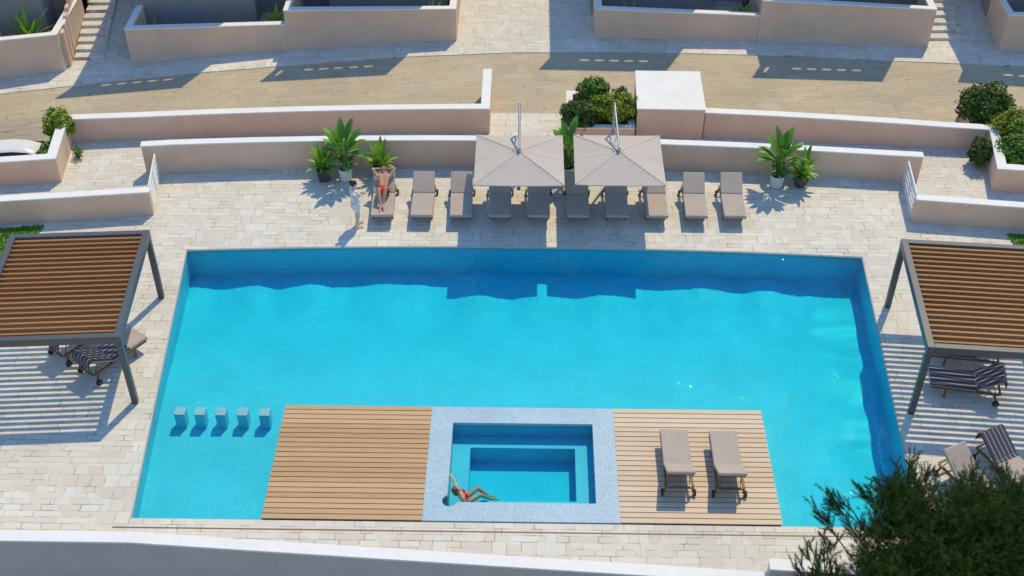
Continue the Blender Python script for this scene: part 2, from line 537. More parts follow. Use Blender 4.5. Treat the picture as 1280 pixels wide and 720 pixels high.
def wall(name, label, pts, hs, thick=0.26, z0=-0.3, body='render_pink', cap='white', capt=0.05, over=0.018, cat="wall", parent=None):
    root = parent or thing(name, label, cat, (pts[0][0], pts[0][1], 0))
    off = (-root.location.x, -root.location.y)
    sh = lambda L: [(p[0] + off[0], p[1] + off[1]) for p in L]
    a = sh(pts); b = sh(offset_line(pts, thick))
    n = len(pts)
    mb = MB(); strip(mb, a, b, [z0] * n, [h - capt for h in hs]); mb.build("wall_body" if parent is None else "terrace_wall", M[body], root)
    # the cap overhangs on every side, ends too
    e0 = (Vector(pts[1]) - Vector(pts[0])).normalized() * over
    e1 = (Vector(pts[-1]) - Vector(pts[-2])).normalized() * over
    q = list(pts); q[0] = (q[0][0] - e0.x, q[0][1] - e0.y); q[-1] = (q[-1][0] + e1.x, q[-1][1] + e1.y)
    a = sh(offset_line(q, -over)); b = sh(offset_line(q, thick + over))
    mb = MB(); strip(mb, a, b, [h - capt for h in hs], list(hs)); mb.build("wall_cap", M[cap], root, bevel=0.008, seg=1)
    return root

def arc_pts(x0, x1, f, n=14):
    return [(x0 + (x1 - x0) * i / n, f(x0 + (x1 - x0) * i / n)) for i in range(n + 1)]

def lerp(a, b, t): return a + (b - a) * t

# ------------------------------------------------------------------ the ground
def ground():
    xs = [-600, -200, -80, -45] + [x for x in range(-40, 41, 4)] + [45, 80, 200, 600]
    ys = [-600, -200, -60, -20, 0, 8, 12, 15, 16.1] + [16.15, 17.6, 20, 24, 28, 32, 36, 40, 44, 48, 52, 60, 80, 120, 250, 700]
    def h(x, y):
        if y < 16.12: return -4.0
        if y < 40: return -1.6
        return -1.6 + min(1, (y - 40) / 20) * 1.4 + max(0, y - 60) * 0.12
    v = [(x, y, h(x, y)) for y in ys for x in xs]
    n = len(xs)
    f = [(j * n + i, j * n + i + 1, (j + 1) * n + i + 1, (j + 1) * n + i) for j in range(len(ys) - 1) for i in range(n - 1)]
    o = MB().add(v, f).build("ground", M['earth'])
    o["kind"] = "structure"
ground()

POOL_BACK = lambda x: 28.62 - 0.00325 * x * x
pool_back = [(x, POOL_BACK(x)) for x in [9.86 - (9.86 + 9.92) * i / 18 for i in range(19)]]
pool_out = [(-9.06, 18.3), (9.2, 18.3)] + pool_back          # counter-clockwise
deck_outer = [(-32, 17.1), (-9.0, 17.28), (-6, 17.12), (5.2, 16.48), (32, 14.9), (32, 36.2), (-14.98, 36.2), (-14.98, 33.97), (-14.74, 31.8), (-16.42, 31.54), (-22, 30.64), (-32, 28.74)]
sheet("pool_terrace", deck_outer, 0.0, M['paver'], holes=[pool_out], thick=0.16)

W_ARC = lambda x: 32.70 - 0.0040 * x * x
U_ARC = lambda x: 34.71 - 0.0037 * x * x
road_up = [(-32, 32.4), (-24, 35.1), (-18.24, 36.83), (-14.9, 37.65), (-11.75, 38.36), (-8.56, 38.95), (-4.6, 39.63), (-0.54, 40.02), (2.5, 40.12), (5.59, 40.10), (9.94, 39.95), (13.18, 39.69), (17.89, 39.36), (24, 38.6), (32, 37.0)]
u1 = [(-32, 28.6), (-22, 30.5), (-16.4, 31.4), (-14.57, 31.65), (-14.84, 33.89)] + [(x, U_ARC(x)) for x in (-12.5, -10, -7.5, -5, -2.5)] + [(-1.2, 34.68), (-1.2, 37.19)]
u2 = [(5.852, U_ARC(5.852))] + [(x, U_ARC(x)) for x in (8, 10, 12, 13.5)] + [(14.93, 33.93), (14.54, 31.68), (15.55, 31.58), (22, 30.6), (32, 28.8)]
rl = offset_line(u1[:-1], 0.13)
rr = offset_line(u2, 0.13)
road_poly = [(-14.98, 33.9)] + rl[5:-1] + [(-1.33, 34.85), (-1.33, 35.97), (1.42, 35.97), (1.42, 34.5), (5.86, 34.5)] + rr + list(reversed([p for p in road_up if p[0] > -14.95])) + [(-14.98, 37.629)]
sheet("road", road_poly, 0.004, M['road'])
# the parking lay-by at the left lies lower than the road and slopes down to the wall
def polyline_y(pts, x):
    for (ax, ay), (bx, by) in zip(pts, pts[1:]):
        if min(ax, bx) <= x <= max(ax, bx) and abs(bx - ax) > 0.4:
            return ay + (by - ay) * (x - ax) / (bx - ax)
    return pts[-1][1]
lx = [-14.98, -15.1, -15.3, -15.6, -16.0, -16.42, -17, -18.24, -20, -22, -24, -28, -32]
lv = []
for x in lx:
    ylo = 31.8 + (x + 14.74) * (31.8 - 31.54) / (16.42 - 14.74) if x > -16.42 else polyline_y([(-32, 28.74), (-22, 30.64), (-16.42, 31.54)], x)
    yhi = polyline_y(road_up, x)
    kx = max(0, min(1, (-15.0 - x) / 0.6))
    for j in range(17):
        t_ = j / 16
        q = max(0, min(1, (0.78 - t_) / 0.5)); q = q * q * (3 - 2 * q)
        lv.append((x, ylo + (yhi - ylo) * t_, 0.004 - 0.905 * q * kx))
lb = MB().add(lv, [(i * 17 + j, i * 17 + j + 1, (i + 1) * 17 + j + 1, (i + 1) * 17 + j) for i in range(len(lx) - 1) for j in range(16)]).build("road_layby", M['road'])
lb["kind"] = "structure"
# raised paved strip in front of and between the villas
vp = road_up + [(32, 70), (-32, 70)]
sheet("villa_pavement", vp, 0.03, M['paver'], thick=0.06)

# pool drain slot
dr = MB().box((-9.4, 18.02, 0.001), (8.4, 18.055, 0.006)).build("drain_channel", M['teak'])
tag(dr, "thin brown drain slot running along the front edge of the swimming pool", "drain")

# ------------------------------------------------------------------ swimming pool
pool = thing("swimming_pool", "large turquoise mosaic swimming pool with a gently curved back edge", "pool", (0, 0, 0))
def pool_floor_z(x, y):
    t = max(0, min(1, (28.0 - y) / 6.5))
    base = -1.03 + 0.43 * t * t * (3 - 2 * t)
    kb = max(0.0, min(1.0, (y - 25.9) / 0.8)); kr = max(0.0, min(1.0, (x - 7.9) / 0.7))
    q = max(0.0, min(1.0, (x - 5.6) / 3.4)); base -= 0.42 * q * q * (3 - 2 * q) * t  # floor shaped deeper at the right to widen the side shadow
    w = 0.045 * math.sin(x * 2.9 + 1.1 * math.sin(x * 0.83)) * kb + (0.035 * noise.noise((x * 2.2, y * 1.1, 1.7)) + 0.02 * noise.noise((x * 6.0, y * 2.0, 5.7))) * kb  # waves shaped into the floor so shadow edges waver as if refracted
    w2 = (0.04 * math.sin(y * 2.9 + 1.2 * math.sin(y * 1.1)) + 0.055 * noise.noise((x * 0.6, y * 2.3, 4.1))) * kr
    return base + w * (1 - kr) + w2 + 0.012 * noise.noise((x * 0.9, y * 0.9, 8.0))
gx, gy = 160, 84
mb = MB()
v = []
for j in range(gy + 1):
    y = 18.2 + (28.75 - 18.2) * j / gy
    for i in range(gx + 1):
        x = -10.1 + 20.2 * i / gx
        v.append((x, y, pool_floor_z(x, y)))
mb.add(v, [(j * (gx + 1) + i, j * (gx + 1) + i + 1, (j + 1) * (gx + 1) + i + 1, (j + 1) * (gx + 1) + i) for j in range(gy) for i in range(gx)
            if not (abs(-10.1 + 20.2 * (i + .5) / gx) < 1.75 and 18.95 < 18.2 + 10.55 * (j + .5) / gy < 21.4)])
mb.build("pool_floor", M['tile'], pool, smooth=True)
mb = MB()
# walls: a ring 3 mm inside the terrace opening and 0.25 m thick outward below the slab
inner = pool_out
cx = [(p[0] * 0.9996, 23.4 + (p[1] - 23.4) * 0.9996) for p in inner]
outr = offset_line(list(inner) + [inner[0]], -0.25)[:-1]
n = len(inner)
v = [(*p, -0.012) for p in cx] + [(*p, -1.5) for p in cx]
f = [(i, n + i, n + (i + 1) % n, (i + 1) % n) for i in range(n)]
mb.add(v, f)
mb.build("pool_wall", M['tile'], pool)
mb = MB()
lip_in = [(p[0] * 0.9975, 23.4 + (p[1] - 23.4) * 0.9955) for p in inner]
v = [(*p, -0.012) for p in cx] + [(*p, -0.016) for p in lip_in] + [(*p, -0.09) for p in lip_in]
f = [(i, (i + 1) % n, n + (i + 1) % n, n + i) for i in range(n)] + [(n + i, n + (i + 1) % n, 2 * n + (i + 1) % n, 2 * n + i) for i in range(n)]
mb.add(v, f)
mb.build("pool_lip", M['greywall'], pool)

# water: a closed body a little larger than the basin
wout = [(p[0] * 1.001, 23.4 + (p[1] - 23.4) * 1.001) for p in pool_out]
w = MB().prism(wout, -1.45, -0.055).build("pool_water", M['water'])
w["kind"] = "structure"

# ------------------------------------------------------------------ wooden platforms and spa in the pool
def platform(x0, x1, label, mat):
    t = thing("wooden_deck", label, "deck", ((x0 + x1) / 2, 20.17, 0))
    ox, oy = -t.location.x, -t.location.y
    MB().box((x0 + 0.03 + ox, 18.31 + oy, -1.4), (x1 - 0.03 + ox, 21.96 + oy, -0.03)).build("deck_base", M['tile'], t)
    MB().box((x0 + 0.035 + ox, 18.315 + oy, -0.028), (x1 - 0.035 + ox, 21.95 + oy, -0.008)).build("deck_gap_sheet", M['dark'], t)  # near-black sheet that paints the gaps between the boards dark
    mb = MB()
    nb = 23
    p = (22.0 - 18.33) / nb
    for k in range(nb):
        y0 = 18.33 + k * p
        mb.box((x0 + ox, y0 + 0.012 + oy, -0.006), (x1 + ox, y0 + p - 0.012 + oy, 0.024))
    mb.build("deck_boards", mat, t)
platform(-6.02, -2.302, "empty golden brown wooden deck at the left of the spa in the pool", M['deck'])
platform(2.282, 6.01, "paler wooden deck at the right of the spa carrying two sun loungers", M['deck_pale'])

spa = thing("hot_tub", "rectangular spa with pale blue mosaic rim between the two wooden decks", "hot tub", (0, 20.17, 0))
def S(mb, a, b): mb.box((a[0], a[1] - 20.17, a[2]), (b[0], b[1] - 20.17, b[2]))
def ring(mb, o, i, z0, z1):
    (ox0, oy0, ox1, oy1), (ix0, iy0, ix1, iy1) = o, i
    P = [(ox0, oy0), (ox1, oy0), (ox1, oy1), (ox0, oy1), (ix0, iy0), (ix1, iy0), (ix1, iy1), (ix0, iy1)]
    v = [(x, y - 20.17, z) for z in (z0, z1) for x, y in P]
    f = []
    for k in range(4):
        j = (k + 1) % 4
        f += [(k, j, 8 + j, 8 + k), (4 + j, 4 + k, 12 + k, 12 + j), (8 + k, 8 + j, 12 + j, 12 + k), (k, 4 + k, 4 + j, j)]
    mb.add(v, f)
def spa_outline(g):
    """inner edge of the rim: a rectangle whose near left corner is scooped out"""
    c = (-1.70, 18.93); q = 0.175 + g
    arc_ = [(c[0] + q * math.cos(R(t)), c[1] + q * math.sin(R(t))) for t in (108, 135, 160, 185, 210, 235, 260, 285, 310, 335, 348)]
    return [(1.74 + g, 18.89 - g), (1.74 + g, 21.445 + g), (-1.74 - g, 21.445 + g)] + arc_
def ring_prism(name, outer, hole, z1, z0, mat):
    o = sheet(name, [(x, y - 20.17) for x, y in outer], z1, mat, holes=[[(x, y - 20.17) for x, y in hole]], thick=z1 - z0)
    del o["kind"]; o.parent = spa
    return o
ring_prism("spa_rim", [(-2.3, 18.33), (2.28, 18.33), (2.28, 21.99), (-2.3, 21.99)], spa_outline(0), 0.022, -0.075, M['tile_rim'])
ring_prism("spa_wall", [(-2.29, 18.32), (2.27, 18.32), (2.27, 21.97), (-2.29, 21.97)], spa_outline(0.004), -0.078, -1.5, M['tile_spa'])
mb = MB(); ring(mb, (-1.743, 18.887, 1.743, 21.448), (-1.3, 19.36, 1.31, 21.06), -1.5, -0.47); mb.build("spa_bench", M['tile_spa'], spa)
mb = MB(); S(mb, (-1.4, 19.2, -1.5), (1.4, 21.2, -1.0)); mb.build("spa_floor", M['tile_spa'], spa)

# submerged bar stools
stool_x = [-8.70, -8.19, -7.66, -7.11, -6.55]
st_lab = ["leftmost submerged cube stool nearest the pool side wall", "second submerged cube stool from the pool side wall", "middle of the five submerged cube stools in the pool",
          "fourth submerged cube stool from the pool side wall", "submerged cube stool nearest the golden wooden deck"]
proto = None
for x, lb in zip(stool_x, st_lab):
    if proto is None:
        proto = thing("pool_stool", lb, "stool", (x, 21.86, 0), 0, "submerged stools in the pool")
        MB().box((-0.125, -0.13, -1.0), (0.125, 0.13, -0.162)).build("stool_base", M['tile'], proto)
        MB().box((-0.135, -0.14, -0.16), (0.135, 0.14, -0.10)).build("stool_seat", M['stool'], proto, bevel=0.012)
    else:
        dup(proto, (x, 21.86, 0), 0, lb)

# ------------------------------------------------------------------ garden walls
hb = lambda x: lerp(1.09, 0.96, (x + 12) / 24.3)
pts = [(-11.98, 32.09)] + [(x, W_ARC(x)) for x in range(-11, 12)] + [(12.34, 32.12)]
wall("garden_wall", "long curved pink wall with white cap behind the row of sun loungers", pts, [hb(p[0]) for p in pts], 0.25)
wall("garden_wall", "low pink wall behind the left pergola, ending at the white gate", [(-24, 28.0), (-15.7, 29.38), (-11.27, 29.97)], [0.9, 0.89, 0.87], 0.25)
wall("garden_wall", "low pink wall behind the right pergola, ending at the white gate", [(11.66, 30.0), (14.95, 29.63), (24, 28.3)], [0.86, 0.86, 0.86], 0.25)
wall("boundary_wall", "pink wall along the tan road stepping round the parked white car", u1, [0.9] * 5 + [lerp(0.87, 0.98, i / 6) for i in range(7)], 0.27, z0=-1.0)
wall("boundary_wall", "pink wall along the tan road running right from the white roofed block", u2, [lerp(0.95, 0.82, i / 5) for i in range(6)] + [0.85] * 4, 0.27)
t = thing("utility_block", "square pink block with a plain white roof beside the shrub planter", "outbuilding", (4.72, 35.7, 0))
MB().prism([(-1.10, -1.21), (1.08, -1.24), (1.13, 1.15), (-1.01, 1.17)], -0.3, 1.085).build("block_wall", M['render_pink'], t)
MB().prism([(-1.13, -1.24), (1.11, -1.27), (1.16, 1.18), (-1.04, 1.20)], 1.087, 1.14).build("roof", M['white'], t, bevel=0.01, seg=1)

def planter(label, x0, y0, x1, y1, h, th=0.2):
    t = thing("planter", label, "planter", ((x0 + x1) / 2, (y0 + y1) / 2, 0))
    w, d = (x1 - x0) / 2, (y1 - y0) / 2
    def rg(mb, o, z0, z1, i):
        P = [(-w - o, -d - o), (w + o, -d - o), (w + o, d + o), (-w - o, d + o), (-w + i, -d + i), (w - i, -d + i), (w - i, d - i), (-w + i, d - i)]
        v = [(x, y, z) for z in (z0, z1) for x, y in P]; f = []
        for k in range(4):
            j = (k + 1) % 4
            f += [(k, j, 8 + j, 8 + k), (4 + j, 4 + k, 12 + k, 12 + j), (8 + k, 8 + j, 12 + j, 12 + k), (k, 4 + k, 4 + j, j)]
        mb.add(v, f)
    mb = MB(); rg(mb, 0, -0.2, h - 0.05, th); mb.build("planter_wall", M['render_pink'], t)
    mb = MB(); rg(mb, 0.012, h - 0.05, h, th + 0.012); mb.build("planter_rim", M['white'], t)
    MB().box((-w + th - 0.01, -d + th - 0.01, -0.1), (w - th + 0.01, d - th + 0.01, h - 0.22)).build("soil", M['soil'], t)
planter("pink planter with white rim holding round shrubs beside the white roofed block", 1.36, 34.3, 3.56, 36.6, 0.5)
planter("small pink planter under the dark round shrub behind the right road wall", 14.6, 34.5, 15.8, 36.0, 0.5)

# white slatted gates
def gate(label, a, b):
    a = Vector((*a, 0)); b = Vector((*b, 0)); L = (b - a).length
    t = thing("garden_gate", label, "gate", a, math.atan2((b - a).y, (b - a).x))
    mb = MB()
    for z in (0.09, 0.87): mb.box((0, -0.02, z - 0.035), (L, 0.02, z + 0.035))
    for x in (0.035, L - 0.035, L / 2): mb.box((x - 0.035, -0.022, 0.126), (x + 0.035, 0.022, 0.834))
    mb.build("gate_frame", M['white'], t)
    mb = MB()
    for k in range(4):
        z = 0.21 + k * 0.17
        mb.box((0.072, -0.012, z - 0.05), (L / 2 - 0.037, 0.012, z + 0.05)); mb.box((L / 2 + 0.037, -0.012, z - 0.05), (L - 0.072, 0.012, z + 0.05))
    mb.build("gate_slats", M['white'], t)
    for x in (0.035,):
        MB().box((x - 0.035, -0.03, 0.0), (x + 0.035, 0.03, 0.05)).build("gate_foot", M['white'], t)
    return t
gate("white slatted gate between the walls by the left pergola", (-11.33, 30.22), (-11.55, 31.95))
gate("white slatted gate between the walls by the right pergola", (11.70, 30.22), (11.85, 31.95))

# front parapet
wall("terrace_wall", "long grey white parapet along the front edge of the pool terrace", [(-24, 17.18), (-11.6, 17.235), (-8.75, 17.235), (-5.85, 17.05), (5.34, 16.36)], [0.5] * 5, 0.27, z0=-4.0, body='greywall', capt=0.06)
wall("terrace_wall", "higher white capped parapet partly hidden behind the dark conifer", [(5.36, 16.50), (12, 16.05), (24, 15.2)], [0.8] * 3, 0.27, z0=-4.0, body='greywall', capt=0.06)

# lawns behind the pergolas
def lawn(name, poly):
    mb = MB()
    mb.prism(poly, 0.0, 0.05)
    xs = [p[0] for p in poly]; ys = [p[1] for p in poly]
    for k in range(5200):
        x = rnd.uniform(min(xs), max(xs)); y = rnd.uniform(min(ys), max(ys))
        inside = False
        for i in range(len(poly)):
            (ax, ay), (bx, by) = poly[i], poly[i - 1]
            if (ay > y) != (by > y) and x < (bx - ax) * (y - ay) / (by - ay) + ax: inside = not inside
        if not inside: continue
        a = rnd.uniform(0, 6.28); h = rnd.uniform(0.06, 0.13); w_ = 0.018
        dx, dy = math.cos(a) * w_, math.sin(a) * w_
        lx, ly = rnd.gauss(0, 0.025), rnd.gauss(0, 0.025)
        mb.add([(x - dx, y - dy, 0.045), (x + dx, y + dy, 0.045), (x + lx, y + ly, 0.045 + h)], [(0, 1, 2)])
    o = mb.build(name, M['grass']); o["kind"] = "stuff"
lawn("lawn_grass", [(-17.0, 26.2), (-14.75, 26.5), (-14.42, 29.35), (-16.9, 28.95)])
lawn("lawn_grass", [(14.75, 26.4), (17, 26.2), (17, 29.0), (14.38, 29.45)])

# ------------------------------------------------------------------ villas above the road
def frame_uv(pL, pR):
    a = Vector((*pL, 0)); b = Vector((*pR, 0))
    ang = math.atan2(b.y - a.y, b.x - a.x)
    return a, (b - a).length, ang

def house_part(root, M4, L, facade_v, hu0, hu1, slit=None, door=False):
    """two storey block with roof parapet (five slots along its foot), windows and a glazed door"""
    mb = MB()
    D = 8.0
    mb.box((hu0, facade_v, 0.05), (hu1, facade_v + D, 6.0), M4)
    # lower link, its height and front shaped to shade the terrace floor
    mb.box((0.0 if hu0 > 1 else hu1 + 0.002, facade_v + 0.9, 0.05), (hu0 - 0.002 if hu0 > 1 else L, facade_v + D - 0.5, 5.3), M4)
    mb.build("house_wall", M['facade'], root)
    # parapet of the roof terrace
    mb = MB()
    u0, u1 = hu0, hu1
    z0, zs, z1 = 6.002, 6.29, 7.32
    th = 0.07
    c = (u0 + u1) / 2 + 0.12
    cuts = [(c + (k - 2) * 0.53 - 0.17, c + (k - 2) * 0.53 + 0.17) for k in range(5)]
    edges = [u0] + [e for q in cuts for e in q] + [u1]
    if slit is not None: edges = [u0, u0 + 0.22, u0 + 0.36] + edges[1:]
    for k in range(0, len(edges), 2):
        mb.box((edges[k], facade_v, z0), (edges[k + 1], facade_v + th, zs), M4)
    if slit is None:
        mb.box((u0, facade_v, zs), (u1, facade_v + th, z1), M4)
    else:
        mb.box((u0, facade_v, zs), (u0 + 0.22, facade_v + th, z1), M4)
        mb.box((u0 + 0.36, facade_v, zs), (u1, facade_v + th, z1), M4)
        mb.box((u0 + 0.22, facade_v, 6.75), (u0 + 0.36, facade_v + th, z1), M4)
    mb.box((u1 - 0.14, facade_v + th + 0.002, z0), (u1, facade_v + 5, z1), M4)
    mb.build("roof_parapet", M['render_pink'], root)
    MB().box((u0 - 0.02, facade_v - 0.02, z1 + 0.001), (u1 + 0.02, facade_v + th + 0.02, z1 + 0.05), M4).build("parapet_cap", M['white'], root)
    # openings: ground floor sliding door, two upper windows
    def opening(name, a, b, z0_, z1_):
        fr = MB()
        y = facade_v - 0.04
        fr.box((a, y, z0_), (b, facade_v - 0.003, z0_ + 0.08), M4); fr.box((a, y, z1_ - 0.08), (b, facade_v - 0.003, z1_), M4)
        for u in (a, (a + b) / 2 - 0.04, b - 0.08):
            fr.box((u, y + 0.001, z0_ + 0.082), (u + 0.08, facade_v - 0.004, z1_ - 0.082), M4)
        fo = fr.build(name, M['white'], root)
        MB().box((a + 0.02, facade_v - 0.02, z0_ + 0.02), (b - 0.02, facade_v - 0.008, z1_ - 0.02), M4).build("pane", M['pane'], fo)
    m = (hu0 + hu1) / 2
    if door: opening("door", m - 1.3, m + 0.9, 0.26, 2.4)
    opening("window", hu0 + 0.5, hu0 + 1.7, 3.9, 5.2)
    opening("window", hu1 - 1.7, hu1 - 0.5, 3.9, 5.2)

def villa(label, units):
    """units: (pL, pR, hL, hR, facade_v, hu0, hu1, closeL, closeR, slit)"""
    a0 = units[0][0]
    root = thing("villa", label, "house", (*a0, 0))
    T = Matrix.Translation((-a0[0], -a0[1], 0))
    for (pL, pR, hL, hR, fv, hu0, hu1, cl, cr, slit) in units:
        a, L, ang = frame_uv(pL, pR)
        M4 = T @ Matrix.Translation(a) @ Matrix(((math.cos(ang), 0, 0, 0), (math.sin(ang), 1, 0, 0), (0, 0, 1, 0), (0, 0, 0, 1)))
        loc = lambda u, v: tuple((T.inverted() @ M4 @ Vector((u, v, 0)))[:2])
        line = [loc(0, 0), loc(L, 0)]; hs = [hL, hR]
        if cl: line = [loc(0.0, 3.5)] + line; hs = [hL + 0.02] + hs
        if cr: line = line + [loc(L, 3.5)]; hs = hs + [hR + 0.02]
        wall(None, None, line, hs, 0.22, z0=-0.1, parent=root, capt=0.05)
        MB().box((0.23, 0.23, 0.0), (L - 0.23, fv + 6, 0.24), M4).build("terrace_floor", M['paver_small'], root)
        house_part(root, M4, L, fv, hu0, hu1, slit, cr and not cl)
    return root
villa("pink villa at the far left with two plants inside its terrace wall", [((-23, 36.3), (-16.42, 38.44), 1.75, 1.47, 2.1, 0.8, 5.9, False, True, None)])
villa("pink two part villa left of the wide paved gap above the road",
      [((-14.19, 38.99), (-8.72, 40.06), 1.40, 1.08, 1.75, -0.05, 4.2, True, False, None),
       ((-8.715, 40.06), (-2.6, 40.84), 1.63, 1.35, 1.75, 1.35, 5.75, True, True, 1)])
villa("pink two part villa with four terrace plants right of the wide paved gap",
      [((2.50, 41.12), (8.50, 41.0), 1.25, 1.10, 1.9, -0.05, 4.45, True, False, None),
       ((8.505, 40.98), (14.76, 40.74), 1.72, 1.54, 1.65, 1.5, 6.05, True, True, 1)])
villa("pink villa at the far right edge beside the shaded ramp", [((17.27, 40.49), (24.0, 39.7), 1.49, 1.6, 1.9, -0.05, 5.0, True, False, None)])

# steps and ramps between the villas
def steps(label, o, rz, w, n, rise=0.105, going=0.4):
    t = thing("garden_steps", label, "steps", o, rz)
    for k in range(n):
        MB().box((0, k * going, 0.0), (w, (n + 1) * going if k == n - 1 else (k + 1) * going + 0.01, (k + 1) * rise)).build("step", M['paver'], t)
    return t
steps("sunlit pale stone steps beside the right pink villa terrace", (14.84, 41.2, 0.03), R(1.0), 1.35, 12)
steps("narrow sunlit stone steps beside the fluted wall at the far left", (-16.32, 39.2, 0.03), R(3.0), 1.05, 12)
def ramp(name, poly, zs):
    o = MB().prism(poly, 0.0, zs).build(name, M['paver_small']); o["kind"] = "structure"
ramp("ramp_path", [(16.14, 41.0), (17.25, 40.95), (17.6, 46.5), (16.08, 46.5)], [0.034, 0.034, 1.4, 1.4])
ramp("ramp_path", [(-15.33, 39.2), (-14.2, 39.4), (-14.2, 45.5), (-15.65, 45.0)], [0.034, 0.034, 1.4, 1.4])
# fluted wall along the left steps
t = thing("fluted_screen", "beige screen of upright fins beside the far left stone steps", "screen", (-16.36, 38.75, 0), R(96))
for k in range(11):
    MB().box((k * 0.42, -0.06, 0.03), (k * 0.42 + 0.3, 0.06, 1.35 + 0.11 * k)).build("fin", M['render_pink'], t)

# ------------------------------------------------------------------ pergolas
def pergola(label, origin, rz, W, D, mirror):
    """origin: front corner on the pool side; +x local runs away from the pool when mirror=1"""
    t = thing("louvred_pergola", label, "pergola", origin, rz, "louvred pergolas beside the pool")
    s = mirror
    def bx(mb, x0, x1, y0, y1, z0, z1):
        mb.box((min(s * x0, s * x1), y0, z0), (max(s * x0, s * x1), y1, z1))
    b = 0.17; H0, H1 = 2.10, 2.32
    for x0 in (0, W - b):
        mb = MB(); bx(mb, x0, x0 + b, 0, D, H0, H1); mb.build("roof_beam", M['metal'], t, bevel=0.006, seg=1)
    for y0 in (0.0, D - b):
        mb = MB(); bx(mb, b + 0.002, W - b - 0.002, y0 + 0.003, y0 + b - 0.003, H0 + 0.003, H1 - 0.003); mb.build("roof_beam", M['metal'], t, bevel=0.006, seg=1)
    for x0 in (0.004, W - 0.154):
        for y0 in (0.004, D - 0.154):
            mb = MB(); bx(mb, x0, x0 + 0.15, y0, y0 + 0.15, 0.0, H0 - 0.001); mb.build("post", M['metal'], t, bevel=0.006, seg=1)
    mb = MB()
    n = 20; p = (D - 2 * b - 0.02) / n
    for k in range(n):
        y = b + 0.02 + k * p
        # slightly raked blade: top edge leans towards the back
        yy = y + 0.05
        q = [(yy, H0 + 0.05), (yy + 0.062, H0 + 0.05), (yy + 0.078, H1 - 0.045), (yy + 0.016, H1 - 0.045)]
        x0, x1 = s * (b + 0.01), s * (W - b - 0.01)
        v = [(x, a, z) for x in (x0, x1) for a, z in q]
        mb.add(v, [(0, 1, 2, 3), (7, 6, 5, 4), (0, 4, 5, 1), (1, 5, 6, 2), (2, 6, 7, 3), (3, 7, 4, 0)])
    mb.build("louvre_panel", M['louvre'], t)
    return t
pergola("charcoal louvred pergola with wooden slats left of the pool", (-9.77, 21.97, 0), R(4.0), 3.68, 4.27, -1)
pergola("charcoal louvred pergola with wooden slats right of the pool", (9.715, 21.93, 0), R(-4.2), 4.0, 4.27, 1)

